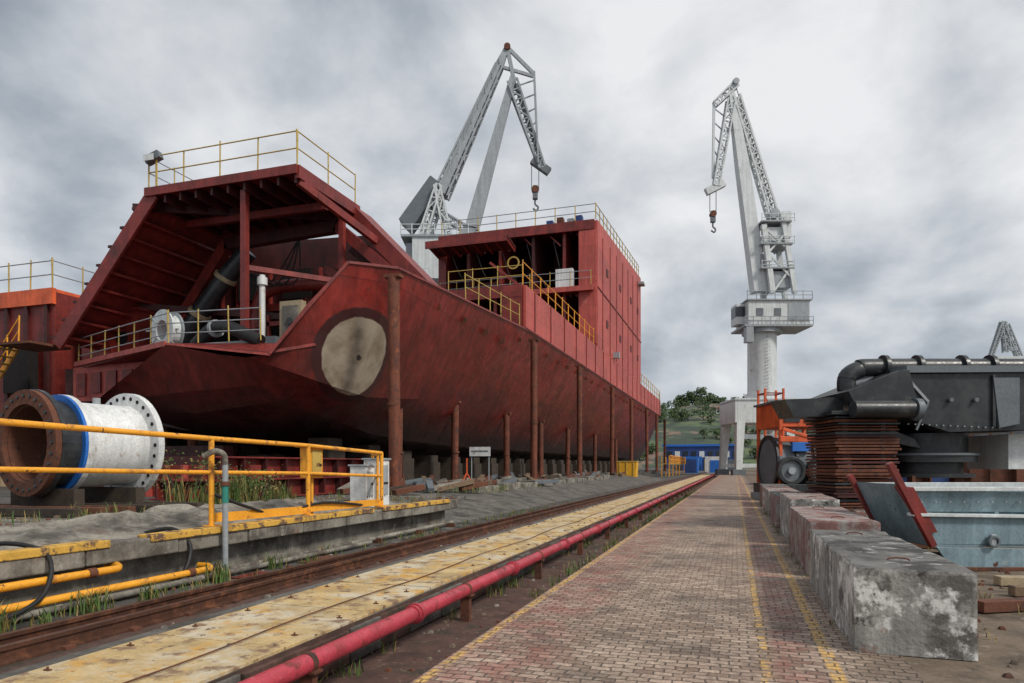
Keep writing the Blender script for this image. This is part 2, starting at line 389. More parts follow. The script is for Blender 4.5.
for a,b,h in ((13.5,13.9,.95),(14.1,14.6,1.1)):
    eb.box(-8.25,-7.85,a,b,.62,.62+h,'white'); eb.box(-8.29,-7.81,a-.03,b+.03,.62+h,.66+h,'crane_grey'); eb.box(-7.85,-7.835,a+.08,b-.08,.9,.5+h,'crane_grey')
    eb.box(-7.835,-7.82,a+.2,b-.1,1.15,1.2,'black')
    for q in range(3): eb.cyl((-7.95,a+.08+.1*q,.58),(-7.85,a+.08+.1*q,.9),.02,'rubber',n=6)
eb.done(.01)
pq=B('yellow_pipe')
for z,x,e in ((.36,-7.02,6.2),(.16,-6.92,7.6)):
    pq.cyl((x,-3,z),(x,e,z),.045,'yellow',n=12); pq.tube([(x,e,z),(x-.02,e+.12,z+.0),(x-.12,e+.2,z+.02),(x-.3,e+.22,z+.02)],.045,'yellow',10)
    for t in (1.2,3.4,e-.3): pq.cyl((x,t,z),(x,t+.1,z),.058,'rust',n=12)
pq.done()
pq=B('grey_conduit_pipe')
pq.cyl((-6.98,7.8,.08),(-7.06,16.6,.10),.045,'concrete',n=10); pq.cyl((-6.86,-3,.07),(-6.86,12,.07),.04,'concrete',n=10)
for i in range(9): pq.box(-7.06,-6.86,1+i*1.9,1.08+i*1.9,.0,.1,'rust')
pq.done()
pq=B('standpipe'); pq.cyl((-7.05,8.15,0),(-7.05,8.15,1.62),.042,'crane_grey',n=12); pq.cyl((-7.05,8.15,1.05),(-7.05,8.15,1.3),.047,'teal',n=12)
pq.tube([(-7.05,8.15,1.6),(-7.05,8.12,1.75),(-7.15,8.05,1.8),(-7.3,8.0,1.72)],.042,'concrete',10); pq.cyl((-7.05,8.15,1.3),(-7.05,8.15,1.36),.065,'rust',n=12); pq.done()
hs=B('rubber_hose')
hs.tube([(-7.9,7.4,.62),(-7.4,7.5,.72),(-7.12,7.55,.5),(-7.0,7.3,.15),(-6.9,6.8,.05),(-6.9,6.2,.06)],.03,'rubber')
hs.tube([(-8.4,5.2,.62),(-7.6,5.4,.74),(-7.1,5.5,.6),(-6.85,5.2,.2),(-6.75,4.4,.04),(-6.6,3.6,.04)],.026,'rubber')
hs.tube([(-7.5,8.3,1.2),(-7.3,8.9,.95),(-7.4,9.8,.78),(-7.3,11,.9),(-7.3,12.4,.78)],.025,'rubber'); hs.tube([(-8.1,5.0,.62),(-7.6,5.0,.76),(-7.1,4.9,.55),(-6.8,4.6,.1),(-6.6,3.9,.03)],.022,'rust'); hs.done()
mp=B('access_cover_plate'); mp.box(-6.75,-6.5,7.9,8.5,.004,.02,'red_mid'); mp.box(-6.8,-6.52,9.5,10.4,.004,.02,'rust'); mp.done()
mo=B('rubble_mound')
vs=[];fs=[];nx,nyy=36,80
for j in range(nyy):
    for i in range(nx):
        x=-10.2+i*2.55/(nx-1); yv=4.0+j*12/(nyy-1)
        e=max(0,math.sin(math.pi*i/(nx-1)))**.5*max(0,math.sin(math.pi*j/(nyy-1)))**.4
        vs.append((x,yv,.56+e*(.26+.16*mnoise.noise(Vector((x*2,yv*.9,0)))+.08*mnoise.noise(Vector((x*5,yv*5,2)))+.04*mnoise.noise(Vector((x*12,yv*12,2))))))
for j in range(nyy-1):
    for i in range(nx-1): fs.append([j*nx+i,j*nx+i+1,(j+1)*nx+i+1,(j+1)*nx+i])
mo.add(vs,fs,'concrete',False); mo.done()

# ---------------------------------------------------------------- flanged dredge pipe
fp=B('flanged_pipe_section')
A=Vector((-13.85,10.2,2.05)); D=Vector((.146,.989,0)).normalized()
def P(t): return A+D*t
fp.ring(P(0),P(.12),1.10,.80,'rust',44); fp.ring(P(.12),P(.22),1.12,.84,'black',44)
fp.ring(P(.22),P(.62),.93,.78,'black',40)
fp.ring(P(.62),P(.68),1.05,.8,'blue',44); fp.ring(P(.68),P(.80),1.06,.8,'white',44)
fp.cyl(P(.80),P(2.15),.92,'white',n=44,caps=False); fp.ring(P(2.15),P(2.3),1.22,.6,'white',44)
fp.ring(P(.1),P(2.2),.80,.77,'rust',40)
_,_,a,b=fp.frame(P(0),P(1))
for i in range(28):
    t=2*math.pi*i/28; o=a*math.cos(t)+b*math.sin(t)
    fp.cyl(P(-.03)+o*.97,P(0)+o*.97,.035,'black',n=8); fp.cyl(P(2.135)+o*1.1,P(2.155)+o*1.1,.045,'dark_void',n=8); fp.cyl(P(2.29)+o*1.1,P(2.315)+o*1.1,.045,'dark_void',n=8)
for t in (.45,1.8):
    c=P(t); fp.box(c.x-.9,c.x+.9,c.y-.12,c.y+.12,.60,1.10,'timber_dk')
fp.cyl(P(1.5)+Vector((0,0,.9)),P(1.5)+Vector((0,0,1.05)),.08,'crane_grey')
fp.done()
cr_=B('pipe_cradle_timbers')
for i in range(6): cr_.beam((-15.5+i*.1,9.6+i*.55,.68),(-12.0+i*.12,9.9+i*.5,.68),.2,.15,random.choice(['timber_dk','rust']))
cr_.done(.01)

# ---------------------------------------------------------------- SHIP
ship=bpy.data.objects.new('ship_under_construction',None); sc.collection.objects.link(ship)
CX=-20
full=[(8,9.8),(5.5,5.3),(3.9,2.7),(0,1.4)]
secs=[
(20.0,[(4.6,5.45),(3.6,5.4),(2.5,5.55),(0,6.05)],[(3.2,4.15),(2.3,4.7),(1.2,5.35),(0,6.05)]),
(20.7,[(5.6,7.15),(4.7,5.0),(3.4,4.5),(0,4.35)],[(4.2,4.15),(3,4.2),(1.6,4.25),(0,4.35)]),
(21.5,[(6.8,8.85),(5.4,4.7),(4.1,4.0),(0,3.6)],[(6,4.25),(4.2,4.05),(2,3.8),(0,3.6)]),
(23,[(8.0,8.95),(6.1,4.35),(4.6,3.5),(0,2.9)],[(8,4.4),(5.6,3.95),(2.6,3.3),(0,2.9)]),
(23.97,[(8.0,9.0),(6.1,4.3),(4.6,3.4),(0,2.6)],[(8,4.4),(5.6,3.8),(2.6,3.1),(0,2.6)]),
(24.0,[(8.0,9.0),(6.1,4.3),(4.6,3.4),(0,2.6)],None),
(27,[(8.0,9.15),(6.0,4.5),(4.5,3.0),(0,2.1)],None),
(32,[(8,9.4),(5.8,5.0),(4.2,2.8),(0,1.6)],None),
(40,full,None),(60,full,None),(85,full,None),(115,[(8,9.8),(5.3,5.3),(3.7,2.7),(0,1.4)],None),
(135,[(6,10.2),(3.8,5.5),(2.6,3.2),(0,1.8)],None),
(150,[(1.0,11),(.4,6),(.3,4),(0,2.2)],None)]
h=B('hull')
S=[]
def sub(a,b,t): return [(p[0]+(q[0]-p[0])*t,p[1]+(q[1]-p[1])*t) for p,q in zip(a,b)]
def dens(pts):
    o=[]
    for i in range(len(pts)-1):
        for j in range(3): o.append((pts[i][0]+(pts[i+1][0]-pts[i][0])*j/3,pts[i][1]+(pts[i+1][1]-pts[i][1])*j/3))
    return o+[pts[-1]]
for i in range(len(secs)-1):
    y0_,s0,q0=secs[i]; y1_,s1,q1=secs[i+1]; q0=q0 or s0; q1=q1 or s1
    K=1 if y1_-y0_<.1 else 4
    for j in range(K):
        t=j/K; S.append((y0_+(y1_-y0_)*t,sub(s0,s1,t),sub(q0,q1,t)))
S.append((secs[-1][0],secs[-1][1],secs[-1][1]))
vs=[]
for yv,sp_,pp_ in S:
    line=[(CX+q[0],yv,q[1]) for q in dens(sp_)]+[(CX-q[0],yv,q[1]) for q in dens(pp_)[-2::-1]]
    row=len(line); vs+=line
fs=[[j*row+i,j*row+i+1,(j+1)*row+i+1,(j+1)*row+i] for j in range(len(S)-1) for i in range(row-1)]
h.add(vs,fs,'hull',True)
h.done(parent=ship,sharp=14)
s=B('hull_details')
for i in range(len(secs)-1):
    (y0_,p0,_a),(y1_,p1,_b)=secs[i],secs[i+1]
    if y1_-y0_<.1: continue
    s.beam((CX+p0[0][0],y0_,p0[0][1]+.03),(CX+p1[0][0],y1_,p1[0][1]+.03),.10,.09,'red_mid')
    if y0_>=24: s.beam((CX-p0[0][0],y0_,p0[0][1]+.03),(CX-p1[0][0],y1_,p1[0][1]+.03),.14,.12,'red_mid')
s.prism([(-28.1,23.1,5.9),(-20,20.05,6.0),(-15.6,20.1,5.5),(-14.4,21.2,5.9),(-14.2,34,5.9),(-26.8,34,5.9),(-28.1,24,5.9)],(0,0,.1),'red_mid')
s.beam((-28.1,23.0,6.1),(-20,20.0,6.08),.1,.2,'salmon'); s.beam((-20,20.0,6.08),(-15.4,20.0,5.45),.06,.08,'salmon')
s.beam((-15.4,20.0,5.5),(-14.3,20.7,7.2),.08,.10,'red_mid'); s.beam((-14.3,20.7,7.2),(-13.2,21.5,8.9),.08,.10,'red_mid')
# port quarter block
s.prism([(-28.2,23.0,4.25),(-22.6,22.2,4.05),(-20.9,21.9,5.9),(-28.2,23.0,5.95)],(0,.5,0),'salmon')
for i in range(5): s.prism([(-27.9+i*1.05,22.93-i*.155,4.65+.1*(i%2)),(-27.25+i*1.05,22.84-i*.155,4.65+.1*(i%2)),(-27.25+i*1.05,22.84-i*.155,5.65),(-27.9+i*1.05,22.93-i*.155,5.65)],(0,-.05,0),'red_mid')
s.box(-29.5,-26.0,24.5,34,6.0,8.7,'red_mid'); s.box(-29.6,-25.9,24.4,34,8.7,8.85,'red_mid')
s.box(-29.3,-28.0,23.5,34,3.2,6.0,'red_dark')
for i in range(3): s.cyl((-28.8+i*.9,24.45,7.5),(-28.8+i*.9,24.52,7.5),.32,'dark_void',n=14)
# bulkheads
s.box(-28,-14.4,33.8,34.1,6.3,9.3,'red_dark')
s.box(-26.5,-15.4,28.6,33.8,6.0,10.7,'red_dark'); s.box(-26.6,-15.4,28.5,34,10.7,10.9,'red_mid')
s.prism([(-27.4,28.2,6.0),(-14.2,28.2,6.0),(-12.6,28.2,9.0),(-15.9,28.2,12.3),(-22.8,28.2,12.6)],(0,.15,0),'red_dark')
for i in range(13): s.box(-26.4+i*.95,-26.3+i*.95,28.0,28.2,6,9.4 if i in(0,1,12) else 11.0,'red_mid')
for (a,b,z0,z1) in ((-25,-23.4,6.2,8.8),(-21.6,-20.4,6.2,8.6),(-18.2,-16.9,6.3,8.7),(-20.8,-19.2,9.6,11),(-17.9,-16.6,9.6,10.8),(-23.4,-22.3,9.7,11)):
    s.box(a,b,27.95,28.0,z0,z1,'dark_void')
s.beam((-26.5,27.9,9.2),(-13.2,27.9,9.2),.3,.35,'red_mid')
for i in range(8): s.beam((-12.55,24+i*1.2,9.0+i*.04),(-14.3,24+i*1.2,6.0),.08,.2,'red_dark')
# gantry roof
s.box(-23.0,-15.7,22,26.2,12.75,12.92,'red_mid')
for i in range(10): s.box(-22.9+i*.78,-22.8+i*.78,22.05,26.1,12.3,12.75,'red_dark')
s.box(-23.0,-15.7,21.9,22.0,12.6,12.94,'red_mid'); s.box(-23,-15.7,26.2,26.4,12.3,12.94,'red_mid'); s.box(-15.8,-15.62,22,26.4,12.45,12.94,'red_mid')
s.box(-22.9,-15.8,24,24.2,12.0,12.3,'red_mid')
def slope(p0,p1,y0_,y1_,th,k,ribs,rk,rd_=.32):
    (x0,z0),(x1,z1)=p0,p1
    d=Vector((x1-x0,0,z1-z0)); n=Vector((-d.z,0,d.x)).normalized()
    if n.z>0: n=-n
    s.prism([(x0,y0_,z0),(x1,y0_,z1),(x1+n.x*th,y0_,z1+n.z*th),(x0+n.x*th,y0_,z0+n.z*th)],(0,y1_-y0_,0),k)
    for i in range(ribs):
        t=(i+.5)/ribs; c=Vector((x0,0,z0))+d*t+n*(th+rd_/2)
        s.beam((c.x,y0_+.02,c.z),(c.x,y1_-.02,c.z),rd_,.10,rk)
    for yy in (y0_+.05,y1_-.1):
        a=Vector((x0,yy,z0))+n*(th+.25); b=Vector((x1,yy,z1))+n*(th+.25); s.beam(a,b,.12,.5,rk)
slope((-28.2,7.0),(-22.9,12.93),22.0,28,.12,'red_mid',9,'red_mid')
slope((-15.75,12.9),(-12.1,9.2),26.0,27.6,.12,'red_mid',7,'red_mid')
for i in range(9):
    t=i/8.; s.box(-28.25+5.2*t-.05,-28.25+5.2*t+.15,22,28,7.1+5.8*t,7.2+5.8*t,'red_dark')
s.beam((-27.0,26,6.0),(-22.4,26,11.8),.4,.5,'red_mid'); s.beam((-22.4,26,11.8),(-16.5,26,12.0),.4,.5,'red_dark')
s.beam((-16.5,26,12),(-12.7,26,8.8),.4,.45,'red_mid'); s.beam((-15.8,22.2,12.4),(-14.6,26,11.2),.2,.3,'red_mid')
s.beam((-16.3,27,11.4),(-13.3,27,8.9),.3,.6,'red_dark'); s.beam((-17.5,26.5,10.4),(-13.6,26.5,8.2),.2,.35,'red_mid')
s.beam((-24,22.3,12.4),(-15.9,26.2,12.4),.15,.3,'red_dark')
s.beam((-18.35,22.3,6),(-18.35,22.3,12.4),.24,.24,'red_mid'); s.beam((-15.9,25.4,6),(-15.9,25.4,12.3),.22,.22,'red_mid')
s.beam((-18.35,22.4,9.4),(-15.9,25.4,9.4),.15,.2,'red_mid')
s.beam((-24.5,26.8,6),(-24.5,26.8,11),.28,.28,'red_dark'); s.beam((-27,24.5,9),(-20.5,27.8,8.7),.2,.3,'red_dark')
for i in range(5): s.beam((-22+i*1.3,26.8,6.0),(-22+i*1.3,26.8,8.2+.4*(i%3)),.14,.14,'red_mid')
s.beam((-23,26.8,8.1),(-16,26.8,8.3),.14,.2,'red_mid')
s.tube([(-24.6,25.5,7.2),(-23.6,25.6,8.6),(-22.3,25.8,10.2),(-21.2,26,11.4)],.42,'black',14)
for q in ((-23.6,25.6,8.6),(-22.3,25.8,10.2)): s.cyl(Vector(q)-Vector((.06,0,.08)),Vector(q)+Vector((.06,0,.08)),.52,'tan',n=16)
s.tube([(-21.5,27,6.1),(-21.5,27,9),(-20.4,27,9.9),(-17,27.2,9.9)],.3,'red_mid',12)
s.tube([(-25.5,27.5,6.1),(-25.3,27.4,8.5),(-24,27.4,10.5),(-22.5,27.4,11.9)],.16,'crane_dark',8)
for k_ in range(4): s.tube([(-26+k_*.3,26.4,10.0),(-24.5,26.5,9.6-.3*k_),(-22.4,26.4,10.6),(-20.5+k_*.5,26.3,9.8),(-18.6,26.2,11.8)],.035,'rubber',6)
s.done(parent=ship)
d=B('deck_equipment')
c=Vector((-21.6,21.5,6.95))
d.ring(c,c+Vector((.1,.35,0)),.66,.42,'crane_white',28); d.ring(c+Vector((.1,.35,0)),c+Vector((.12,.42,0)),.78,.4,'crane_grey',28); d.ring(c-Vector((.02,.07,0)),c,.82,.4,'crane_white',28)
for i in range(8):
    t=i*math.pi/4; d.cyl(c+Vector((math.cos(t)*.4,-.05,math.sin(t)*.4)),c+Vector((math.cos(t)*.8,-.05,math.sin(t)*.8)),.03,'crane_grey',n=6)
d.box(-22.3,-20.9,21.4,21.8,6.0,6.3,'rust')
d.tube([(-20.1,21.6,6.3),(-19.1,21.4,6.85),(-18.0,21.0,6.75),(-17.1,20.8,6.4),(-16.4,20.8,6.1)],.24,'rubber',12)
d.cyl((-19.0,21.4,6.83),(-18.85,21.35,6.84),.33,'crane_grey',n=16)
d.box(-19.9,-17.0,20.9,21.6,6.0,6.2,'crane_grey')
d.cyl((-18.0,22.9,6),(-18.0,22.9,9.2),.12,'white'); d.cyl((-18.0,22.9,8.8),(-18.0,22.9,9.1),.2,'white')
d.box(-16.95,-15.95,22.6,22.9,6.0,8.0,'tan'); d.box(-16.8,-16.1,22.55,22.6,6.5,7.8,'concrete_dk'); d.cyl((-16.45,22.5,7.2),(-16.45,22.56,7.2),.14,'black')
for i in range(7):
    d.box(-26.5+i*.9,-25.9+i*.9,24+.2*(i%3),24.6,6.0,6.35+.2*(i%2),'crane_grey' if i%2 else 'rust')
d.box(-19.5,-18.6,24.5,25.2,6,7.1,'crane_dark'); d.box(-24,-22.8,24.6,25.6,6,6.9,'crane_dark')
d.beam((-22.4,21.95,12.97),(-22.4,21.95,14.1),.06,.06,'yellow_dull'); d.beam((-22.85,21.9,14.0),(-22.25,22.0,14.25),.3,.3,'crane_dark'); d.box(-22.85,-22.35,21.72,21.75,13.95,14.2,'white')
d.done(parent=ship)
rl=B('deck_railing')
rl.rail([(-28.0,23.1,6.1),(-24,21.6,6.1),(-20,20.15,6.1),(-15.9,20.15,6.0)],1.15,'yellow_dull',1.3,.022,(1,.66,.33),'crane_grey')
rl.rail([(-22.9,22.05,12.95),(-15.75,22.05,12.95),(-15.75,26.2,12.95)],1.3,'yellow_dull',1.8,.025,(1,.5),'yellow_dull')
rl.rail([(-22.9,26.1,12.95),(-22.9,22.05,12.95)],1.3,'yellow_dull',1.5,.022,(1,.5),'crane_grey')
rl.rail([(-12.1,30,9.4),(-12.1,38.5,9.85)],1.2,'yellow_dull',1.7,.025,(1,.5),'yellow_dull')
rl.rail([(-12.15,39.3,12.45),(-12.15,61,12.45)],1.4,'yellow',1.9,.03,(1,.5),'yellow')
rl.rail([(-17,39.3,12.45),(-12.15,39.3,12.45)],1.2,'yellow_dull',1.6,.025,(1,.5),'yellow_dull')
rl.rail([(-12.15,92,12.45),(-12.15,118,12.45),(-13.5,130,12.6)],1.6,'yellow_dull',2.5,.035,(1,.5),'yellow')
rl.rail([(-27.4,61.7,24.05),(-12.1,61.7,24.1),(-12.1,91,26.5)],1.4,'yellow_dull',1.9,.04,(1,.5),'crane_grey')
rl.rail([(-27.3,61.0,17.95),(-22,61.0,17.95),(-12.4,61.0,17.95)],1.3,'yellow_dull',1.9,.03,(1,.5),'crane_grey')
rl.done(parent=ship)
m_=B('superstructure')
m_.box(-27.6,-12.45,34.1,118,9.2,9.5,'red_dark')
for sg in (-12.0,-28.0):
    m_.box(sg-.09,sg+.09,39.2,117,9.86,12.4,'salmon')
m_.prism([(-12.09,117,9.85),(-14.1,135,10.3),(-19,150,11.1),(-19,150,13.2),(-14.1,135,12.6),(-12.09,117,12.4)],(-.2,0,0),'salmon')
m_.box(-28,-12.1,46,118,12.2,12.38,'red_mid')
m_.box(-17.2,-12.1,39.2,46,12.2,12.38,'red_mid')
for i,x in enumerate((-12.3,-13.9,-15.6,-17.2)): m_.box(x-.1,x+.1,39.25,45.9,9.5,12.2,'red_mid')
m_.box(-17.2,-12.1,42,42.2,9.5,12.2,'red_dark'); m_.box(-17.3,-12.12,39.0,39.19,11.7,12.42,'red_mid'); m_.box(-13.4,-12.12,39.02,39.19,9.5,11.7,'red_mid')
m_.box(-28,-17.3,46,46.2,9.5,12.15,'red_dark')
for i in range(9): m_.box(-27.5+i*1.15,-27.3+i*1.15,45.7,46,9.5,12.15,'red_mid')
m_.box(-19.8,-17.4,36,38.5,9.5,11.6,'white'); m_.box(-19.9,-17.3,35.9,38.6,11.6,11.75,'crane_grey'); m_.box(-19.2,-18.2,35.9,36,10,11.2,'crane_grey')
m_.box(-17.0,-15.6,35.2,36.4,9.5,11.3,'crane_white'); m_.cyl((-20.8,37,9.5),(-20.8,37,12.6),.5,'white',n=16)
m_.box(-22.9,-21.6,37,38.4,9.5,12.6,'crane_white'); m_.box(-18.8,-17.6,40,41,9.5,12.8,'crane_white')
for i in range(9): m_.box(-18.7+i*.12,-18.66+i*.12,39.95,40,10,12.5,'crane_grey')
for i in range(7): m_.box(-19.5+i*.3,-19.42+i*.3,35.85,35.95,11.75,12.4,'crane_grey')
# tier 2
F=61.6
m_.prism([(-11.9,F,12.41),(-11.9,91.6,12.41),(-11.9,91.6,26.4),(-11.9,F,23.95)],(-.25,0,0),'salmon')
m_.prism([(-27.6,F,12.41),(-27.6,91.6,12.41),(-27.6,91.6,26.4),(-27.6,F,23.95)],(.25,0,0),'red_mid')
m_.prism([(-27.3,F,23.6),(-27.3,91.3,26.0),(-12.2,91.3,26.0),(-12.2,F,23.6)],(0,0,.3),'red_mid')
m_.box(-27.3,-12.2,F-.7,91,17.5,17.8,'red_mid'); m_.box(-27.3,-12.2,58,F,12.4,12.6,'red_mid')
m_.box(-27.3,-12.2,69,69.3,12.6,23.6,'red_dark'); m_.box(-27.3,-12.2,91.3,91.6,12.41,25.9,'salmon')
for i,x in enumerate([-24.7,-21.4,-18.1,-15.1]):
    m_.box(x-.14,x+.14,F+.3,68.9,12.6,17.5,'red_mid'); m_.box(x-.14,x+.14,F+.3,68.9,17.8,23.3,'red_mid' if i%2 else 'red_dark')
for i in range(19): m_.box(-26.9+i*.78,-26.8+i*.78,68.7,69,12.6,17.4,'red_mid'); m_.box(-26.9+i*.78,-26.8+i*.78,68.7,69,17.9,23.4,'red_mid')
for z in (15.2,20.3): m_.box(-27.3,-12.2,68.5,68.7,z,z+.25,'red_mid')
for i in range(13): m_.box(-26.9+i*1.13,-26.8+i*1.13,F+.2,68.6,23.1,23.6,'red_dark'); m_.box(-26.9+i*1.13,-26.8+i*1.13,F,68.6,17.1,17.5,'red_dark')
m_.box(-27.6,-12.16,F-.3,F-.02,23.1,23.97,'red_mid'); m_.box(-27.6,-12.16,F-.95,F-.72,17.4,17.85,'salmon')
m_.box(-13.6,-11.95,F-.25,F-.02,12.65,23.05,'salmon'); m_.box(-27.6,-26.8,F-.25,F-.02,12.65,23.05,'red_mid')
m_.prism([(-27.7,58.6,22.3),(-19.6,58.6,22.3),(-19.6,F-.35,21.9),(-27.7,F-.35,21.9)],(0,.0,.25),'red_dark')
for i in range(8): m_.beam((-27.4+i*1.1,58.6,22.15),(-27.4+i*1.1,F-.4,21.75),.1,.3,'red_mid')
m_.box(-27.7,-19.6,58.5,58.6,21.9,22.6,'red_mid')
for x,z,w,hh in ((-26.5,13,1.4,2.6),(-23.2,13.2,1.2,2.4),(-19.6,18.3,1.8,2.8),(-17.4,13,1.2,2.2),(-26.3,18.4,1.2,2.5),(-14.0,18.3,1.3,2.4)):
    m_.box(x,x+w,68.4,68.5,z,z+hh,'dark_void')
# pillars, brackets and stored pieces in the open compartments
for i in range(6): m_.beam((-26.5+i*2.5,F+.6,23.1),(-25.5+i*2.5,F+.6,22.1),.12,.14,'red_mid'); m_.beam((-26.5+i*2.5,F+.3,17.4),(-25.6+i*2.5,F+.3,16.5),.12,.14,'red_mid')
m_.box(-21.2,-18.3,64,67,12.65,15.2,'red_mid'); m_.box(-26,-23.5,63,66,12.65,14.6,'salmon'); m_.box(-25.2,-22.4,64,67,17.85,19.8,'red_mid')
m_.ring((-19.8,F-.6,20.6),(-19.8,F-.5,20.6),.6,.48,'yellow_dull',24)
m_.box(-15.7,-14.1,F-.6,F+.2,17.9,19.6,'white'); m_.box(-16.9,-16.0,F+.4,F+1,12.65,14,'crane_grey')
for i,x in enumerate((-16.9,-15.9,-14.9,-14.1)): m_.box(x,x+.6,F+.6,F+1.3,24.0,24.6+.2*(i%2),['navy','rust','crane_grey','navy'][i])
for k_ in range(5): m_.tube([(-26.5+k_*2.6,F+.2,22.5),(-25.8+k_*2.6,F+.6,20.5-.3*k_),(-25+k_*2.5,F+.4,19.4),(-24.4+k_*2.6,F+.2,17.9)],.05,'rubber',5)
for yy,z in ((66,15),(66,20),(74,15),(74,20.5),(82,15.2),(82,21),(88,15),(88,21)):
    m_.box(-11.9,-11.84,yy,yy+.9,z,z+.7,'red_dark')
for i in range(7): m_.box(-11.9,-11.84,64+i*4,64.1+i*4,12.5,23+i*.35,'red_mid')
m_.box(-11.9,-11.82,F,91.6,17.8,17.9,'red_mid')
m_.box(-11.9,-11.2,89,90.5,25.0,25.3,'crane_grey'); m_.box(-11.9,-11.3,70,70.6,12.6,13.2,'crane_grey')
for i in range(20): m_.box(-11.9,-11.85,41+i*3.9,41.08+i*3.9,9.9,12.35,'red_mid')
for i in range(6): m_.beam((-12.3,40+i*3.2,12.4),(-14.5,40+i*3.2,14.2),.1,.15,'red_mid')
m_.box(-14.6,-14.4,46,60,12.4,14.3,'red_mid')
m_.cyl((-16,50,12.4),(-16,50,15.2),.25,'white'); m_.box(-19,-17.2,50,52,12.4,14.2,'tan'); m_.box(-24,-20,49,52,12.4,14.6,'red_mid'); m_.box(-27,-24.5,50,54,12.4,15.2,'red_dark')
m_.done(parent=ship)
lg=B('hull_lugs')
for i in range(26):
    yv=27+i*3.1+random.uniform(-.5,.5); z=9.0 if yv>38 else 8.4; 
    lg.box(-12.55,-12.2,yv,yv+.05,z,z+.25,'rust')
# draught figures (short welded bars on the side plating)
def sidex(z): return CX+5.5+(z-5.3)*(2.5/4.5)
for k_ in range(7):
    z=5.6+k_*.5; lg.prism([(sidex(z)+.012,38.0,z),(sidex(z)+.012,38.3,z),(sidex(z+.16)+.012,38.3,z+.16),(sidex(z+.16)+.012,38.0,z+.16)],(.012,0,0),'tan')
lg.done(parent=ship)
def post(x,yv,top,w=.42):
    q=B('shoring_post'); lx=random.uniform(-.06,.06); q.cyl((x+lx,yv,.6),(x,yv,top),w/2,'post_brown',n=16); q.box(x-w*.8,x+w*.8,yv-w*.8,yv+w*.8,.6,.66,'rust')
    q.box(x-w*.75,x+w*.75,yv-w*.4,yv+w*.4,top,top+.12,'post_brown')
    q.cyl((x,yv,top*.45),(x,yv,top*.45+.1),w/2+.03,'rust',n=14)
    for i in range(3):
        t=2*math.pi*i/3+.4; q.beam((x+math.cos(t)*w*.75,yv+math.sin(t)*w*.75,.66),(x+math.cos(t)*w*.45,yv+math.sin(t)*w*.45,1.2),.04,.06,'post_brown')
    q.done()
for d_,top in ((24.3,8.25),(41.3,9.1),(53.3,9.3),(67.7,9.3),(80,9.3),(94,9.3),(106,9.3),(118,9.3)):
    yv=(d_-11.55*.3104)/.9506; post(-11.55,yv,top)
for d_,top in ((31.2,4.7),(37.5,5.0),(45.9,5.0),(54,5.0),(62.8,5.0),(75,5.0),(88,5.0)):
    yv=(d_-14.6*.3104)/.9506; post(-14.6,yv,top,.4)
for yv in (24,33,46,60): post(-22.5,yv,2.7,.4)
for yv in (26,31,37,44): post(-26,yv,4.3,.4)
kb=B('keel_blocks')
for i in range(26):
    yv=25+i*3.4
    for x in (-20,-16.9,-23.1):
        zt=1.4 if x==-20 else 2.1
        if yv<36: zt+=.6*(36-yv)/10
        kb.box(x-.6,x+.6,yv,yv+1.3,.6,zt-.4,'timber_dk'); kb.box(x-.5,x+.5,yv+.1,yv+1.2,zt-.4,zt,'timber_dk')  # dark timber colour stands in for the shade beneath the keel
kb.done(.02)
sw=B('light_blocking_wall'); sw.box(-31,-30.3,28,150,.6,4.6,'concrete_dk')  # wall added to port to keep light from passing beneath the ship
for i in range(24): sw.box(-30.3,-29.9,28+i*5,28.5+i*5,.6,4.4,'rust')
sw.done()
sb=B('beam_stack_and_light_blocks')
for i,(x,yv,z) in enumerate(((-13.6,15.0,.6),(-14.5,14.6,.6),(-15.5,15.2,.6),(-14.1,15.6,1.25))):
    sb.box(x-.28,x+.28,yv,yv+8.5,z,z+.05,'red_mid'); sb.box(x-.28,x+.28,yv,yv+8.5,z+.55,z+.6,'red_mid'); sb.box(x-.03,x+.03,yv,yv+8.5,z+.05,z+.55,'red_mid')
    for q in range(9): sb.box(x-.27,x+.27,yv+.2+q,yv+.24+q,z+.05,z+.55,'red_dark')
sb.box(-19,-13.8,17,17.5,.6,1.6,'red_mid'); sb.box(-24,-18,19.5,20,.6,1.9,'red_dark'); sb.box(-29,-20,23,23.6,.6,2.4,'red_dark'); sb.box(-23,-14.5,27,27.5,.6,1.9,'red_dark')  # dark cross boxes under the hull added to block background light
for i in range(8): sb.box(-19+i*.7,-18.9+i*.7,16.8,17,.6,1.6,'salmon')
sb.done(.006)
db=B('timber_baulk_pile')
for i in range(110):
    x=-15.5+random.uniform(0,5.5); yv=20+random.uniform(0,50)**1.0; a=random.uniform(-.6,.6); z=.68
    L_=random.uniform(.6,2); db.beam((x,yv,z),(x+math.sin(a)*L_,yv+math.cos(a)*L_,z+random.uniform(0,.3)),.24,.18,random.choice(['timber','concrete','rust','timber_dk','crane_dark']))
db.done(.01)
cs=B('concrete_slab_stack')
for i in range(10):
    yv=26+i*3.1; cs.box(-11.0+.1*(i%3),-9.9,yv,yv+2.6,.45,.70+.07*(i%2),'concrete'); 
cs.done(.02)
sg=B('yard_sign'); x,yv=-11.0,29.0
sg.box(x-.5,x+.5,yv-.02,yv+.02,2.0,2.42,'white'); 
for k in (-.42,.42): sg.cyl((x+k,yv+.04,.6),(x+k,yv+.04,2.42),.025,'crane_grey',n=8)
sg.box(x-.4,x+.4,yv-.03,yv-.02,2.2,2.26,'crane_dark'); sg.done()
tr=B('red_tripod_stand'); x,yv=-11.4,28.4
for i in range(3):
    t=i*2.1; tr.beam((x,yv,1.25),(x+.4*math.cos(t),yv+.4*math.sin(t),.6),.04,.04,'orange_red')
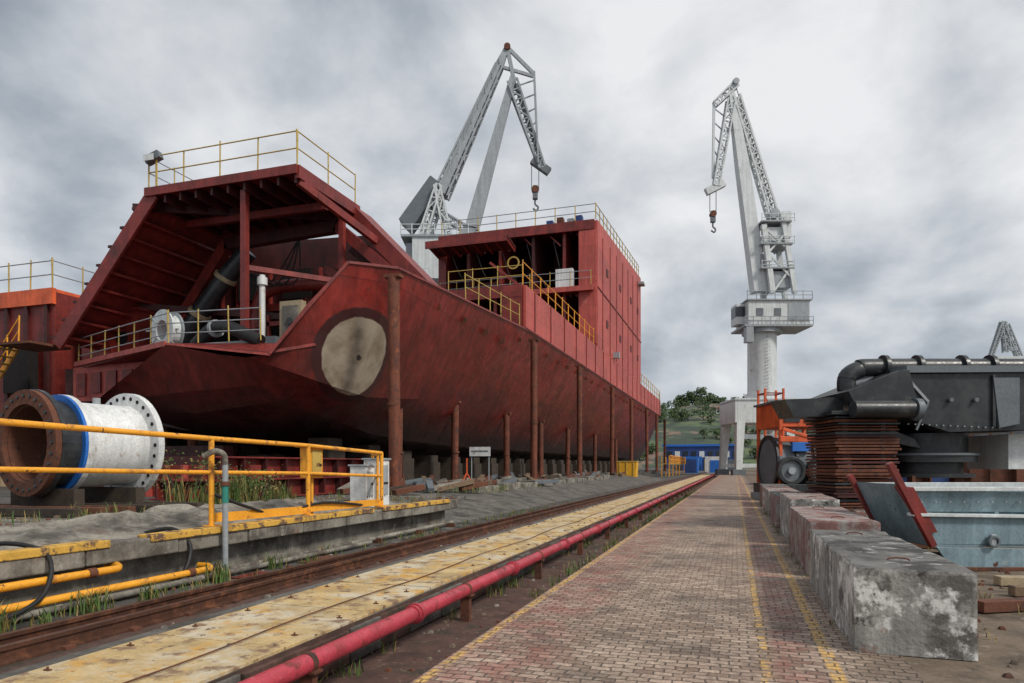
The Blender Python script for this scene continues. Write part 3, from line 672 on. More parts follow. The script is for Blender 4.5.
tr.cyl((x,yv,1.2),(x,yv,1.9),.03,'orange_red'); tr.done()
yb=B('yellow_waste_container'); x,yv=-10.4,69
yb.prism([(x-.9,yv,0.1),(x+.9,yv,.1),(x+1.0,yv,1.9),(x-1.0,yv,1.9)],(0,1.6,0),'bin_yellow'); yb.box(x-1.05,x+1.05,yv-.05,yv+1.65,1.9,2.0,'yellow_dull')
for k in (-.7,0,.7): yb.box(x+k-.05,x+k+.05,yv-.06,yv,.2,1.9,'yellow_dull')
yb.done(.02)
nb=B('ship_hull_section')
nb.prism([(-42,24,.6),(-31.2,24,.6),(-30.6,24,5),(-30.6,24,9.8),(-42,24,9.8)],(0,14,0),'red_mid'); nb.box(-42,-30.5,23.8,24,9.2,9.95,'orange_red')
nb.box(-40,-33,26,34,9.95,10.6,'orange_red')
for i in range(9): nb.box(-41.5+i*1.3,-41.3+i*1.3,23.85,24,.6,9.2,'red_dark')
nb.rail([(-42,23.9,9.95),(-30.6,23.9,9.95),(-30.6,38,9.95)],1.3,'yellow_dull',1.5,.028,(1,.5),'crane_grey')
nb.box(-36,-33,23.2,23.8,.6,3.2,'crane_white'); nb.box(-34.5,-32.5,22.8,23.2,.6,2.4,'tan'); nb.box(-33,-31.4,23.3,23.8,5.0,7.2,'dark_void')
nb.done()
sr=B('yellow_stairway')
for sx_ in (0,1.0): sr.beam((-32.3,21.0+sx_,4.6),(-30.2,21.0+sx_,6.9),.08,.25,'yellow'); sr.rail([(-32.3,21.0+sx_,4.7),(-30.2,21.0+sx_,7.0)],1.1,'yellow',1,.03)
for i in range(8): sr.box(-32.3+i*.27,-32.05+i*.27,21,22,4.6+i*.29,4.65+i*.29,'yellow_dull')
sr.box(-34,-32.2,21,22.4,4.4,4.6,'rust'); 
for x in (-33.8,-32.3): sr.beam((x,21.1,.6),(x,21.1,4.4),.15,.15,'rust')
sr.beam((-30.2,21.1,.6),(-30.2,21.1,6.8),.12,.12,'rust'); sr.box(-30.3,-28.2,21.0,22.9,6.75,6.85,'rust')
sr.rail([(-34,21,4.6),(-32.3,21,4.6)],1.1,'yellow',1,.03)
sr.done()

# ---------------------------------------------------------------- cranes
TH=R(18.1)
def hook(c,x,z,s_=1):
    c.beam((x,0,z+s_*0),(x,0,z-1.8*s_),.7*s_,.7*s_,'crane_dark'); c.cyl((x,-.45*s_,z-.5*s_),(x,.45*s_,z-.5*s_),.5*s_,'rust',n=14)
    c.tube([(x,0,z-1.8*s_),(x,0,z-2.5*s_),(x+.4*s_,0,z-2.9*s_),(x+.2*s_,0,z-3.4*s_),(x-.3*s_,0,z-3.1*s_)],.13*s_,'crane_dark',8)
k1=B('dockside_crane',(-35,88.5,0),TH)
def Q(px,py,dy=0): return ((px-470)*.139,dy,1.6+(465-py)*.139)
k1.cyl(Q(446,454),Q(446,275),2.0,'crane_white',n=24); k1.box(-7.5,1,-4,4,26.5,32,'crane_white'); 
for dx in (-6.5,0):
    for dy in (-4,4): k1.beam((dx-2,dy*1.4,0.6),(dx-1,dy*.5,14),.9,.9,'crane_white')
k1.box(-8,-1,-4,4,13,15,'crane_white')
for dy in (-1.6,1.6):
    k1.lattice(Q(415,268,dy),Q(440,190,dy),1.2,.8,6,.14,'crane_white'); k1.lattice(Q(455,268,dy),Q(438,190,dy),1.2,.8,6,.14,'crane_white')
k1.lattice(Q(441,195),Q(499,66),2.0,1.0,14,.15,'crane_grey',2.0,1.0)
k1.beam(Q(441,195,1.1),Q(500,62,.5),.25,1.4,'crane_grey',.25,.8); k1.beam(Q(441,195,-1.1),Q(500,62,-.5),.25,1.3,'crane_grey',.25,.7)
k1.rail([Q(444,188,-1.2),Q(499,66,-.7)],.9,'crane_grey',2.2,.04)
k1.prism([Q(400,222,-1.3),Q(411,233,-1.3),Q(424,215,-1.3),Q(443,188,-1.3),Q(431,179,-1.3)],(0,2.6,0),'crane_dark')
k1.beam(Q(472,228),Q(513,78),1.9,1.7,'crane_grey',.9,1.0); k1.beam(Q(461,240),Q(472,228),1.2,1.6,'crane_grey')
k1.lattice(Q(425,205),Q(470,232),.9,.9,7,.12,'crane_grey')
k1.beam(Q(499,66),Q(507,47),1.0,1.1,'crane_grey',.6,.6); k1.beam(Q(507,47),Q(514,82),.5,.6,'crane_grey'); k1.beam(Q(499,66),Q(533,76),.35,.4,'crane_grey'); k1.beam(Q(507,47),Q(534,74),.4,.45,'crane_grey')
k1.lattice(Q(512,82),Q(542,168),1.4,.8,9,.15,'crane_grey'); k1.beam(Q(514,82),Q(542,168),.3,.5,'crane_dark')
for dy in (-.7,.7): k1.beam(Q(534,74,dy),Q(538,165,dy),.22,.3,'crane_grey')
for i in range(6): k1.beam(Q(534+i*.6,80+i*14),Q(516+i*4.6,86+i*13.5),.14,.16,'crane_grey')
k1.beam(Q(532,160),Q(549,172),.9,1.0,'crane_dark'); k1.cyl(Q(507,48,-.6),Q(507,48,.6),.45,'rust',n=14)
for dx in (-.5,.5): k1.cyl((Q(535,0)[0]+dx,0,Q(0,162)[2]),(Q(535,0)[0]+dx,0,Q(0,190)[2]),.05,'black',n=6)
hook(k1,Q(535,188)[0],Q(535,186)[2],1.0); 
k1.cyl(Q(507,48),Q(441,196),.06,'black',n=5)
k1.box(-8.5,-3,-3,3,28,31.5,'crane_grey'); k1.box(-9,1.5,-4.2,4.2,32,32.3,'crane_grey'); k1.rail([(-9,-4.2,32.3),(1.5,-4.2,32.3)],1.3,'crane_white',1.5,.06)
k1.done()
k2=B('dockside_crane',(4.13,117.1,0),TH)
def Q2(px,py,dy=0): return ((px-762)*.161,dy,1.6+(465-py)*.161)
k2.cyl((0,0,12),(0,0,23.5),2.25,'crane_white',n=28); k2.cyl((0,0,11.9),(0,0,12.7),2.7,'crane_white',n=28); k2.cyl((0,0,22.6),(0,0,23.6),3.1,'crane_grey',n=28)
k2.box(-5.6,3.8,-4,4,8.2,12,'crane_white'); k2.box(-5.7,3.9,-4.1,4.1,11.6,11.8,'crane_grey')
for dx in (-4.7,2.9):
    for dy in (-3.4,3.4): k2.beam((dx,dy,8.3),(dx*1.1,dy*1.2,.8),1.3,1.3,'crane_white',.9,.9); k2.box(dx*1.1-1,dx*1.1+1,dy*1.2-.6,dy*1.2+.6,.0,.9,'crane_dark')
for dy in (-3.8,3.8): k2.beam((-5.3,dy,1.5),(3.4,dy,1.5),.6,.6,'crane_white')
k2.beam((-4.2,-3.5,6.0),(2.5,-3.5,6.0),.5,.7,'crane_grey')
k2.box(-3.2,6.4,-3,3,23.6,27.4,'crane_white'); k2.box(-3.5,6.7,-3.3,3.3,27.4,27.6,'crane_grey'); k2.box(-3.9,6.8,-3.4,3.4,23.3,23.6,'crane_grey')
k2.rail([(-3.5,-3.3,27.6),(6.7,-3.3,27.6)],1.2,'crane_grey',1.4,.05); k2.rail([(-3.9,-3.4,23.6),(6.8,-3.4,23.6)],1.2,'crane_grey',1.4,.05)
for i in range(3): k2.box(-2+i*2.8,-.9+i*2.8,-3.06,-3,25.0,26.2,'crane_dark')
k2.box(3.0,6.3,-3.08,-3,24.2,27,'crane_grey')
k2.box(-4.6,-3.0,-1.4,1.2,24.0,27.2,'crane_white'); k2.box(-4.66,-3.2,-1.45,-1.4,25.2,26.8,'glass'); k2.box(-4.66,-4.6,-1.2,1,25.2,26.8,'glass')
k2.box(-3.7,-2.6,-3.6,-2.2,20.8,23.2,'crane_grey')
for dy in (-1.9,1.9):
    k2.beam(Q2(768,296,dy),Q2(760,228,dy*.8),.8,.8,'crane_white'); k2.beam(Q2(790,296,dy),Q2(778,216,dy*.8),.7,.7,'crane_white')
    for a,b,c_,e in ((768,296,788,268),(786,280,764,256),(764,256,782,236),(780,250,762,232)): k2.beam(Q2(a,b,dy),Q2(c_,e,dy*.9),.3,.3,'crane_white')
for pz in (272,248,226):
    k2.box(Q2(757,0)[0],Q2(789-(272-pz)*.05,0)[0],-2.2,2.2,Q2(0,pz)[2],Q2(0,pz)[2]+.25,'crane_grey'); k2.rail([(Q2(757,0)[0],-2.2,Q2(0,pz)[2]),(Q2(789,0)[0],-2.2,Q2(0,pz)[2])],1.2,'crane_white',1.2,.05)
k2.box(Q2(765,0)[0],Q2(784,0)[0],-1.4,1.4,Q2(0,244)[2],Q2(0,230)[2],'crane_white'); k2.box(Q2(768,0)[0],Q2(787,0)[0],-1.6,1.6,Q2(0,290)[2],Q2(0,274)[2],'crane_grey')
k2.box(Q2(758,0)[0],Q2(768,0)[0],-1.2,1.2,Q2(0,266)[2],Q2(0,256)[2],'crane_grey'); k2.box(Q2(779,0)[0],Q2(788,0)[0],-1.4,.4,Q2(0,240)[2],Q2(0,214)[2],'crane_white')
k2.cyl(Q2(773,215,-1.0),Q2(773,215,1.0),.8,'crane_grey',n=16)
k2.beam(Q2(759,292),Q2(742,165),2.2,2.2,'crane_white',1.8,1.8); k2.beam(Q2(742,165),Q2(731,92),1.8,1.8,'crane_white',.9,.9)
k2.lattice(Q2(736,96),Q2(772,214),1.0,1.4,12,.17,'crane_white')
k2.beam(Q2(736,96,.4),Q2(772,214,.6),.25,.7,'crane_white'); 
k2.beam(Q2(731,92),Q2(735,81),.8,.8,'crane_white'); k2.lattice(Q2(736,84),Q2(715,104),1.0,.8,4,.14,'crane_white')
k2.lattice(Q2(731,100),Q2(716,186),1.2,.9,9,.15,'crane_white'); k2.beam(Q2(714,103),Q2(713,178),.35,.4,'crane_white')
for i in range(5): k2.beam(Q2(714,108+i*14),Q2(727-i*2.4,118+i*14),.14,.16,'crane_grey')
k2.beam(Q2(706,192),Q2(724,183),.9,1.1,'crane_white'); k2.cyl(Q2(735,83,-.8),Q2(735,83,.8),.5,'crane_grey')
for dx in (-.5,.5): k2.cyl((Q2(713,0)[0]+dx,0,Q2(0,190)[2]),(Q2(713,0)[0]+dx,0,Q2(0,212)[2]),.06,'black',n=6)
hook(k2,Q2(713,0)[0],Q2(0,211)[2],1.0)
k2.cyl(Q2(735,83),Q2(775,216),.07,'black',n=5)
for i in range(20): k2.box(-.3,.3,-2.42,-2.36,12+i*.55,12.06+i*.55,'crane_grey')
k2.done()
k3=B('dockside_crane',(75,235,0),TH)
def Q3(px,py,dy=0): return ((px-1005)*.293,dy,1.6+(465-py)*.293)
k3.cyl((0,0,0),(0,0,30),2,'crane_white',n=16); k3.box(-4,5,-3,3,28,33,'crane_white'); k3.lattice(Q3(1008,352),Q3(1004,322),1.6,1,8,.2,'crane_grey'); k3.lattice(Q3(1004,322),Q3(991,358),1.2,.8,8,.2,'crane_grey')
k3.lattice(Q3(1006,325),Q3(1022,362),1.4,1.2,8,.2,'crane_grey'); k3.beam(Q3(996,340),Q3(1010,330),.4,.4,'crane_grey'); k3.done()

# ---------------------------------------------------------------- right side machinery
bmach=B('black_marine_winch_unit',(4.44,18.28,0),TH)
def W(px,py,dy=0): return ((px-935)*.0234,dy,1.6+(465-py)*.0234)
bmach.prism([W(903,374,0),W(1075,372,0),W(1075,428,0),W(950,432,0),W(914,420,0)],(0,3.0,0),'black')
bmach.prism([W(845,392,-.2),W(897,371,-.2),W(905,371,-.2),W(914,406,-.2),W(850,402,-.2)],(0,2.4,0),'black')
bmach.prism([W(905,366,-.1),W(1075,366,-.1),W(1075,372,-.1),W(905,373,-.1)],(0,3.2,0),'crane_dark')
bmach.beam(W(903,374,-.03),W(928,402,-.03),.05,.06,'crane_grey'); bmach.beam(W(928,402,-.03),W(916,430,-.03),.05,.05,'crane_dark')
for px in (992,1030): bmach.box(W(px,0)[0],W(px+3,0)[0],-.06,0,W(0,427)[2],W(0,375)[2],'black')
bmach.prism([W(992,378,-.08),W(1018,378,-.08),W(1018,424,-.08),W(998,428,-.08)],(0,.07,0),'crane_dark')
bmach.cyl(W(848,410,-.25),W(914,410,-.25),.2,'black',n=20); bmach.cyl(W(908,410,-.25),W(914,410,-.25),.25,'crane_dark',n=20)
bmach.prism([W(790,398,.3),W(850,396,.3),W(850,415,.3),W(800,416,.3)],(0,.9,0),'black')
bmach.tube([W(866,386,.9),W(867,372,.9),W(880,364,.9),W(900,362,.9),W(1075,362,.9)],.22,'black',16)
for px in (903,938,985,1015): bmach.cyl(W(px,362,.9),W(px+4,362,.9),.31,'black',n=20)
for (z0,z1,rr) in ((452,432,1.0),(462,452,1.2),(474,462,.9),(478,474,1.15)):
    bmach.cyl(W(958,z0,1.4),W(958,z1,1.4),rr,'black',n=36); 
bmach.cyl(W(958,455,1.4),W(958,453,1.4),1.24,'crane_dark',n=36)
for a in range(4):
    px=930+a*22; bmach.beam((W(px,0)[0],.6+.5*(a%2),0),(W(px,0)[0],.6+.5*(a%2),W(0,476)[2]),.22,.22,'rust')
bmach.prism([W(893,425,.4),W(925,438,.4),W(932,448,.4),W(893,440,.4)],(0,.8,0),'black')
bmach.box(2.1,3.4,.5,2,1.5,2.35,'crane_white'); bmach.box(2.3,2.5,.5,.7,0,1.5,'rust'); bmach.box(3.1,3.3,.5,.7,0,1.5,'rust')
for px in (950,975): bmach.cyl(W(px,400,-.02),W(px,400,-.1),.05,'crane_dark',n=10)
for i in range(14): bmach.cyl(W(908+i*7,424+i*.3,-.02),W(908+i*7,424+i*.3,-.05),.018,'crane_grey',n=6)
bmach.done(.015)
ps=B('rusty_plate_stack',(4.44,18.28,0),TH)
z=0
i=0
while z<2.7:
    t=random.uniform(.035,.07); o=random.uniform(-.05,.05); gap=random.uniform(.015,.04)
    ps.box(-2.3+o,-.85+o*.5+random.uniform(-.05,.05),.0+random.uniform(-.05,.05),1.6,z,z+t,random.choice(['rust','rust','red_dark','black','post_brown']))
    for xx in (-2.1,-1.2): ps.box(xx,xx+.12,.1,1.5,z+t,z+t+gap,'black')
    z+=t+gap; i+=1
ps.box(-2.45,-.7,-.1,1.7,z,z+.08,'black'); ps.done(.004)
bt=B('steel_cradle_tray',(3.25,12.0,0),TH)
def V(px,py,dy=0): return ((px-960)*.01523,dy,1.6+(465-py)*.01523)
bt.prism([V(916,514,0),V(1110,518,0),V(1110,548,0),V(936,545,0)],(0,.04,0),'bluegrey')
bt.prism([V(936,547,-.03),V(1110,550,-.03),V(1110,569,-.03),V(950,567,-.03)],(0,.04,0),'bluegrey')
bt.prism([V(912,490,.0),V(1110,494,.0),V(1110,513,.1),V(916,512,.1)],(0,.04,0),'bluegrey')
bt.prism([V(912,513,-.08),V(1110,516,-.08),V(1110,519,-.08),V(912,516,-.08)],(0,.2,0),'crane_white')
bt.box(V(912,0)[0],2.3,-.05,.12,V(0,491)[2]+.0,V(0,487)[2],'crane_white')
bt.prism([V(912,491,1.3),V(1110,494,1.3),V(1110,545,1.3),V(936,545,1.3)],(0,.05,0),'bluegrey'); bt.box(V(912,0)[0],2.3,1.25,1.4,1.22,1.3,'crane_white')
bt.box(-.4,2.3,0,1.3,.35,.4,'bluegrey')
# end plate with rusty red flange
bt.prism([V(900,484,0),V(912,487,0),V(938,546,0),V(930,546,0)],(0,1.35,0),'bluegrey')
bt.beam(V(888,463,-.04),V(932,546,-.04),.10,.09,'red_mid'); bt.beam(V(894,476,1.36),V(932,546,1.36),.1,.08,'red_mid')
bt.prism([V(893,486,-.06),V(912,487,-.06),V(936,532,-.06),V(925,533,-.06)],(0,.04,0),'red_mid')
for px in (1000,1050): bt.box(V(px,0)[0],V(px+4,0)[0],.1,1.3,.4,1.1,'bluegrey')
bt.ring(V(991,541,-.10),V(991,541,-.02),.09,.055,'crane_dark',20); bt.box(V(991,0)[0]-.04,V(991,0)[0]+.04,-.08,-.03,.35,.55,'crane_grey')
bt.box(V(940,0)[0],2.3,-.1,1.3,0,.05,'rust')
for i in range(12): bt.cyl(V(922+i*14,502,.02),V(922+i*14,502,-.02),.014,'crane_grey',n=8)
bt.done(.006)
tb=B('timber_beam')
for (x,yv,l,a,k) in ((3.2,9.8,2.6,.15,'timber'),(3.4,9.2,3,.05,'rust'),(2.9,13.2,2.2,-.2,'timber'),(2.3,11.3,1.5,1.2,'timber'),(3.3,10.6,2.8,.25,'tan'),(2.4,14.6,1.8,.3,'rust'),(2.2,16,2,.8,'timber'),(2.5,8.6,1.4,.5,'rust')):
    tb.beam((x,yv,.07),(x+math.cos(a)*l,yv+math.sin(a)*l,.07),.16,.12,k)
tb.done(.008)
om=B('orange_tracked_machine',(2.92,32.5,0),TH)
om.box(-1.0,1.3,.3,3.2,3.3,4.4,'orange_red'); om.box(-1.1,1.4,.2,3.3,4.4,4.5,'crane_dark'); om.box(-.8,-.1,.24,.3,3.5,4.2,'glass'); om.box(.1,1.1,.24,.3,3.5,4.2,'dark_void')
for x in (-1.0,1.2): om.box(x,x+.14,.3,.44,0,3.3,'orange_red'); om.box(x,x+.14,3,3.14,0,3.3,'orange_red')
om.cyl((-1.1,1.4,1.7),(1.3,1.4,1.7),1.15,'crane_dark',n=28)
for x in (-1.15,-.3,.5,1.2): om.ring((x,1.4,1.7),(x+.12,1.4,1.7),1.27,1.1,'black',28)
for cx in (-.6,.75):
    om.ring((cx,-.1,1.35),(cx,.2,1.35),.62,.46,'black',28); om.cyl((cx,.0,1.35),(cx,.15,1.35),.46,'crane_dark',n=20); om.cyl((cx,-.12,1.35),(cx,0,1.35),.16,'crane_grey',n=14)
om.box(-1.2,1.4,-.1,3,.3,.75,'black'); om.box(-1.3,1.5,-.2,3.1,0,.3,'crane_grey'); om.beam((-.9,.2,3.2),(1.1,.2,2.6),.1,.14,'orange_red'); om.beam((-1,.25,2.75),(1.3,.25,2.75),.12,.25,'orange_red')
om.box(-.5,.3,.1,.3,2.2,2.6,'blue')
om.done(.015)
rt=B('red_scaffold_tower',(1.5,38,0),TH)
for x in (0,.95):
    for yv in (0,1): rt.beam((x,yv,0),(x,yv,5.6),.1,.1,'orange_red')
for i in range(9):
    z=.4+i*.62
    for yv in (0,1): rt.beam((0,yv,z),(.95,yv,z),.06,.06,'red_mid')
    for x in (0,.95): rt.beam((x,0,z),(x,1,z),.06,.06,'red_mid')
rt.beam((0,0,.4),(.95,0,2.8),.05,.05,'red_mid'); rt.beam((.95,0,2.8),(0,0,5.2),.05,.05,'red_mid'); rt.done()
ss=B('steel_storage_racks')
for i,(x,yv,w,dp,hh,k) in enumerate(((6,42,5,3,3.5,'navy'),(13,46,6,4,4.5,'rust'),(22,50,8,4,4,'bluegrey'),(9,60,7,5,5,'orange_red'),(3.2,48,2.4,5,2.6,'crane_grey'),(3.4,58,3,6,3.2,'red_mid'))):
    ss.box(x,x+w,yv,yv+dp,.2,hh*.5,k); ss.box(x+.3,x+w-.4,yv+.2,yv+dp,hh*.5,hh*.9,'crane_dark' if i%2 else 'rust')
    n=int(w/1.0)
    for j in range(n+1): ss.box(x+j*w/n-.06,x+j*w/n+.06,yv-.12,yv,0,hh,'rust')
    ss.box(x,x+w,yv-.14,yv-.02,hh,hh+.15,'rust')
ss.done(.01)

# ---------------------------------------------------------------- distance
nx,nyy=150,26
def hz(x,yv):
    t=(yv-360)/22/(nyy-1); hgt=50*math.exp(-((x+25)/130)**2)+22*math.exp(-((x-260)/160)**2)+13+8*mnoise.noise(Vector((x*.008,3,0)))+6*mnoise.noise(Vector((x*.03,7,0)))
    return -1+(hgt)*(math.sin(min(1,t*1.5)*math.pi/2))*(1-max(0,t-.7)*.5)+3*mnoise.noise(Vector((x*.03,yv*.03,1)))*t
hl=B('hills')
vs=[];fs=[]
for j in range(nyy):
    for i in range(nx):
        x=-700+i*1500/(nx-1); yv=360+j*22
        vs.append((x,yv,hz(x,yv)))
for j in range(nyy-1):
    for i in range(nx-1): fs.append([j*nx+i,j*nx+i+1,(j+1)*nx+i+1,(j+1)*nx+i])
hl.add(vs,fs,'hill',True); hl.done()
def foliage(b,c,rx,rz,n,leaf):
    c=Vector(c)
    for i in range(n):
        while 1:
            q=Vector((random.uniform(-1,1),random.uniform(-1,1),random.uniform(-1,1)))
            if .25<q.length<1: break
        q=Vector((q.x*rx,q.y*rx,q.z*rz))+c
        a=Vector((random.gauss(0,1),random.gauss(0,1),random.gauss(0,1))).normalized(); bb=a.orthogonal().normalized(); s_=leaf*random.uniform(.6,1.3)
        b.add([q-a*s_,q+bb*s_*.7,q+a*s_,q-bb*s_*.7],[[0,1,2,3]],'leaf' if random.random()<.7 else 'leaf_lt')
tr=B('hill_trees')
for k in range(420):
    x=random.uniform(-110,200); yv=random.uniform(380,640); 
    hh=random.uniform(3,7); z=hz(x,yv)
    if mnoise.noise(Vector((x*.02,yv*.02,5)))<-.05: continue
    tr.cyl((x,yv,z-1),(x,yv,z+hh*.6),.4,'bark',r2=.15,n=5)
    for q in range(3): foliage(tr,(x+random.uniform(-2.5,2.5),yv+random.uniform(-2,2),z+hh*random.uniform(.4,.85)),hh*.42,hh*.34,26,.8)
for (x,hh) in ((-46,13),(-40,17),(-34,15),(-28,18),(-22,14),(-17,10)):
    yv=625; z=hz(x,yv)-3; tr.cyl((x,yv,z),(x,yv,z+hh*.7),.7,'bark',r2=.3,n=6)
    for q in range(8): foliage(tr,(x+random.uniform(-4,4),yv+random.uniform(-3,3),z+hh*random.uniform(.25,.9)),3.8,3,60,1.0)
tr.done()
bb=B('blue_warehouse'); 
bb.box(-20,2,205,222,0,7.0,'navy'); bb.box(-20.4,2.4,204.6,222.4,7.0,7.6,'blue')
for i in range(9): bb.box(-19+i*2.3,-17.6+i*2.3,204.9,205,3.8,5.6,'white' if i%3==1 else 'glass')
for i in range(4): bb.box(-18+i*5.0,-15+i*5.0,204.88,204.99,0,3.2,'crane_dark')
bb.box(-14,-9,200,204,0,4,'blue'); bb.box(-8,-4,196,200,0,3.2,'yellow_dull')
bb.done()
bb=B('port_office_building'); bb.box(5.8,30,180,196,0,5.0,'concrete'); bb.box(5.5,30.3,179.7,196.3,5.0,5.4,'crane_grey')
for i in range(11): bb.box(6.4+i*2.2,7.9+i*2.2,179.93,180,2.8,4.3,'glass')
bb.done()
bb=B('quay_gate_structure'); bb.box(-6,-1.5,150,151,0,3.4,'white'); bb.box(-5,-2.5,149.9,150,0,2.6,'blue'); bb.box(-9.6,-7,140,144,0,3,'blue'); bb.box(-9.3,-7.3,139.9,140,.3,2.7,'navy'); bb.done()
gf=B('yellow_access_gangway')
for i in range(6):
    yv=96+i*6; gf.beam((-9.6,yv,0),(-9.6,yv,2.8),.12,.12,'yellow'); gf.beam((-8.6,yv,0),(-8.6,yv,2.8),.12,.12,'yellow')
gf.box(-9.7,-8.5,96,127,1.7,1.8,'yellow_dull'); gf.rail([(-8.5,96,1.8),(-8.5,127,1.8)],1.1,'yellow',2,.05); gf.done()
hb=B('village_house')
x,yv=-8,520; z=hz(x,yv); hb.box(x-5,x+5,yv,yv+9,z-2,z+4,'white'); hb.prism([(x-5.6,yv-.5,z+4),(x+5.6,yv-.5,z+4),(x,yv-.5,z+6.5)],(0,10,0),'roof_tile')
for i in range(3): hb.box(x-4+i*3,x-2.8+i*3,yv-.05,yv,z+1,z+3,'glass')
hb.done()

# ---------------------------------------------------------------- grass tufts
gr=B('grass_tufts')
def tuft(x,yv,z,n,hh,sp,k='grass'):
    for i in range(n):
        a=random.uniform(0,6.28); r0=random.uniform(0,sp); bx=x+math.cos(a)*r0; by=yv+math.sin(a)*r0
        l=hh*random.uniform(.4,1.1); a2=random.uniform(0,6.28); bend=l*random.uniform(.15,.7); dx,dy=math.cos(a2),math.sin(a2); w=.005+hh*.008
        px_,py_=-dy*w,dx*w
        p0=(bx+px_,by+py_,z);p1=(bx-px_,by-py_,z);m1=(bx+dx*bend*.35-px_*.8,by+dy*bend*.35-py_*.8,z+l*.6);m2=(bx+dx*bend*.35+px_*.8,by+dy*bend*.35+py_*.8,z+l*.6);t_=(bx+dx*bend,by+dy*bend,z+l*.9)
        gr.add([p0,p1,m1,m2,t_],[[0,1,2,3],[3,2,4]],k if random.random()<.65 else 'dry_grass')
for x,yv,n,hh,sp in ((-6.6,4.6,70,.34,.2),(-6.6,5.6,90,.32,.22),(-6.7,7.6,80,.36,.18),(-6.4,4.9,40,.25,.12),(-6.8,8.9,70,.28,.2),(-6.9,10.5,40,.24,.2),(-6.5,6.3,60,.26,.15)):
    tuft(x,yv,0,n,hh,sp)
for i in range(90): tuft(-6.75+random.uniform(-.25,.3),random.uniform(4,28),0,9,.16,.12)
for i in range(80): tuft(-2.32-random.uniform(0,.1),random.uniform(8,45),-.08,14,random.uniform(.12,.3),.12)
for i in range(60): tuft(-3.5+random.uniform(-.1,.1),random.uniform(4,50),-.4,14,.22,.15)
for i in range(70): tuft(-8.0-random.uniform(0,4.5),random.uniform(8,30),.6,16,.3,.3)
for i in range(14): tuft(-12.4+random.uniform(-.7,.5),random.uniform(12.5,17),.6,60,random.uniform(.6,1.0),.4,'grass')
for i in range(40): tuft(.95+random.uniform(-.05,.08),random.uniform(6.5,30),0,8,.07,.08)
for i in range(30): tuft(random.uniform(2,3.5),random.uniform(7,16),0,10,.12,.15,'dry_grass')
gr.done()
sh=B('wild_shrub')
for (x,yv,hh) in ((-13.0,13.6,1.1),(-12.6,14.6,.8),(-11.9,15.0,.7)):
    for q in range(9):
        a=random.uniform(0,6.28); e=Vector((x+math.cos(a)*.5*hh,yv+math.sin(a)*.5*hh,.6+hh*random.uniform(.5,1))); sh.beam((x,yv,.6),e,.02,.02,'bark')
        for k in range(40):
            o=Vector((random.gauss(0,.16),random.gauss(0,.16),random.gauss(0,.16))); aa=Vector((random.gauss(0,1),random.gauss(0,1),random.gauss(0,1))).normalized(); bb_=aa.orthogonal().normalized()
            c=e+o; s_=.035; sh.add([c-aa*s_,c+bb_*s_*.6,c+aa*s_,c-bb_*s_*.6],[[0,1,2,3]],random.choice(['grass','leaf_lt','grass','dry_grass']))
sh.done()
de=B('gravel_debris')
for i in range(1900):
    if i<700: x=random.uniform(1.9,7); yv=random.uniform(5,24); z=0
    elif i<1000: x=random.uniform(-3.6,-2.4); yv=random.uniform(2,30); z=-.4
    elif i<1400: x=random.uniform(-7.0,-5.3); yv=random.uniform(2,30); z=0
    else: x=random.uniform(-13.5,-7.8); yv=random.uniform(5,20); z=.58
    r_=random.uniform(.008,.035)*(1.6 if i>=1400 else 1); vv=[]
    for q in ((-1,-1,0),(1,-1,0),(1,1,0),(-1,1,0),(-.6,-.6,1),(.6,-.6,.8),(.6,.6,1),(-.6,.6,.7)):
        vv.append((x+q[0]*r_*random.uniform(.7,1.2),yv+q[1]*r_*random.uniform(.7,1.2),z+q[2]*r_))
    de.add(vv,[[3,2,1,0],[4,5,6,7],[0,1,5,4],[1,2,6,5],[2,3,7,6],[3,0,4,7]],random.choice(['concrete','rust','dirt']))
de.done()

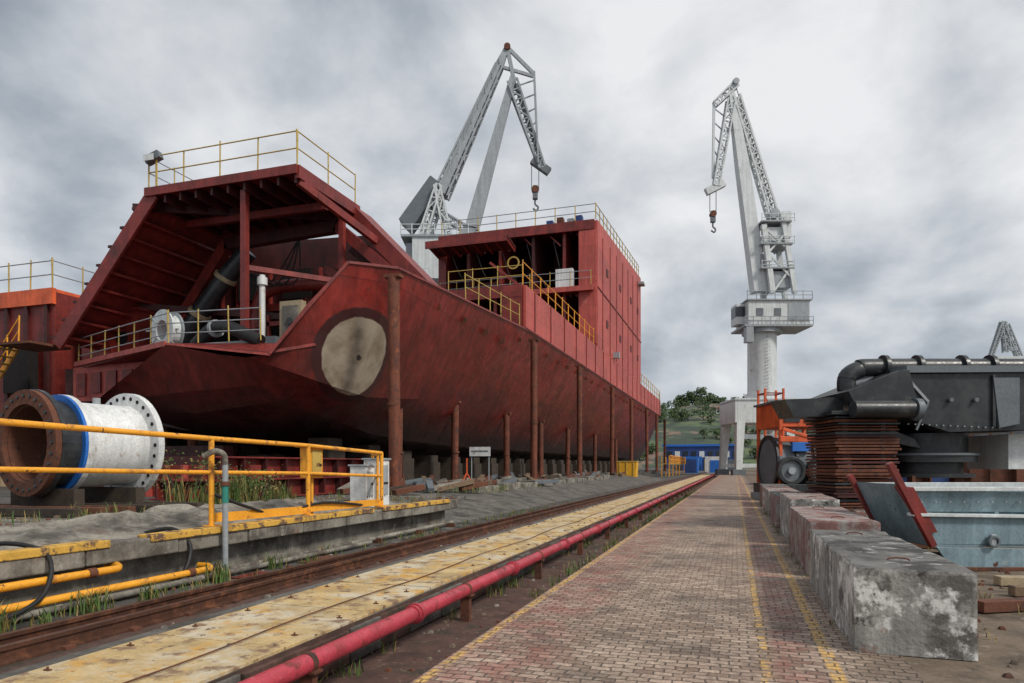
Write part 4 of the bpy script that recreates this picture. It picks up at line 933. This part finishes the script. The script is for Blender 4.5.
# ---------------------------------------------------------------- sky / light / camera
SE=R(44)
w=bpy.data.worlds.new('World'); sc.world=w; w.use_nodes=True; nt=w.node_tree; nt.nodes.clear()
out=N(nt,'ShaderNodeOutputWorld'); bg1=N(nt,'ShaderNodeBackground'); bg2=N(nt,'ShaderNodeBackground'); ms=N(nt,'ShaderNodeMixShader')
sky=N(nt,'ShaderNodeTexSky',sky_type='NISHITA'); sky.sun_disc=False; sky.sun_elevation=SE
sunv=Vector((.78,-.30,math.tan(SE)*.83)).normalized()
sky.sun_rotation=math.atan2(sunv.x,sunv.y)
nt.links.new(sky.outputs[0],bg1.inputs[0]); bg1.inputs[1].default_value=.1
tc=N(nt,'ShaderNodeTexCoord').outputs['Generated']
sx=N(nt,'ShaderNodeSeparateXYZ'); nt.links.new(tc,sx.inputs[0])
zz=mth(nt,'ADD',mth(nt,'MAXIMUM',sx.outputs[2],0),.62)
cb=N(nt,'ShaderNodeCombineXYZ'); nt.links.new(mth(nt,'DIVIDE',sx.outputs[0],zz),cb.inputs[0]); nt.links.new(mth(nt,'DIVIDE',sx.outputs[1],zz),cb.inputs[1]); nt.links.new(mth(nt,'MULTIPLY',sx.outputs[2],.8),cb.inputs[2])
n1=noise(nt,cb.outputs[0],3.6,10,.54,.2); n2=noise(nt,cb.outputs[0],1.5,3,.5)
f=mth(nt,'ADD',mth(nt,'MULTIPLY',n1,.58),mth(nt,'MULTIPLY',n2,.42))
cr=N(nt,'ShaderNodeValToRGB'); nt.links.new(f,cr.inputs[0])
el=cr.color_ramp.elements; el[0].position=.36; el[0].color=(.28,.32,.37,1); el[1].position=.61; el[1].color=(.88,.89,.90,1)
e=el.new(.435); e.color=(.42,.46,.51,1); e=el.new(.49); e.color=(.58,.61,.65,1); e=el.new(.54); e.color=(.72,.74,.765,1)
hz_=mix(nt,mr(nt,sx.outputs[2],.0,.16,.5,0),cr.outputs[0],(.42,.49,.57))
nt.links.new(hz_,bg2.inputs[0]); bg2.inputs[1].default_value=1.0
ms.inputs[0].default_value=.93; nt.links.new(bg1.outputs[0],ms.inputs[1]); nt.links.new(bg2.outputs[0],ms.inputs[2]); nt.links.new(ms.outputs[0],out.inputs[0])
L=bpy.data.lights.new('sun','SUN'); L.energy=2.6; L.angle=R(10); L.color=(1,.94,.85)
lo=bpy.data.objects.new('sun',L); sc.collection.objects.link(lo); lo.rotation_euler=(-sunv).to_track_quat('-Z','Y').to_euler()
cam=bpy.data.cameras.new('camera'); co=bpy.data.objects.new('camera',cam); sc.collection.objects.link(co)
cam.sensor_width=36; cam.lens=24.01; cam.shift_y=.1206; cam.clip_end=4000; cam.clip_start=.05
co.location=(0,0,1.6); co.rotation_euler=(R(90),0,R(18.08)); sc.camera=co
sc.view_settings.view_transform='Standard'; sc.view_settings.look='None'; sc.view_settings.exposure=0
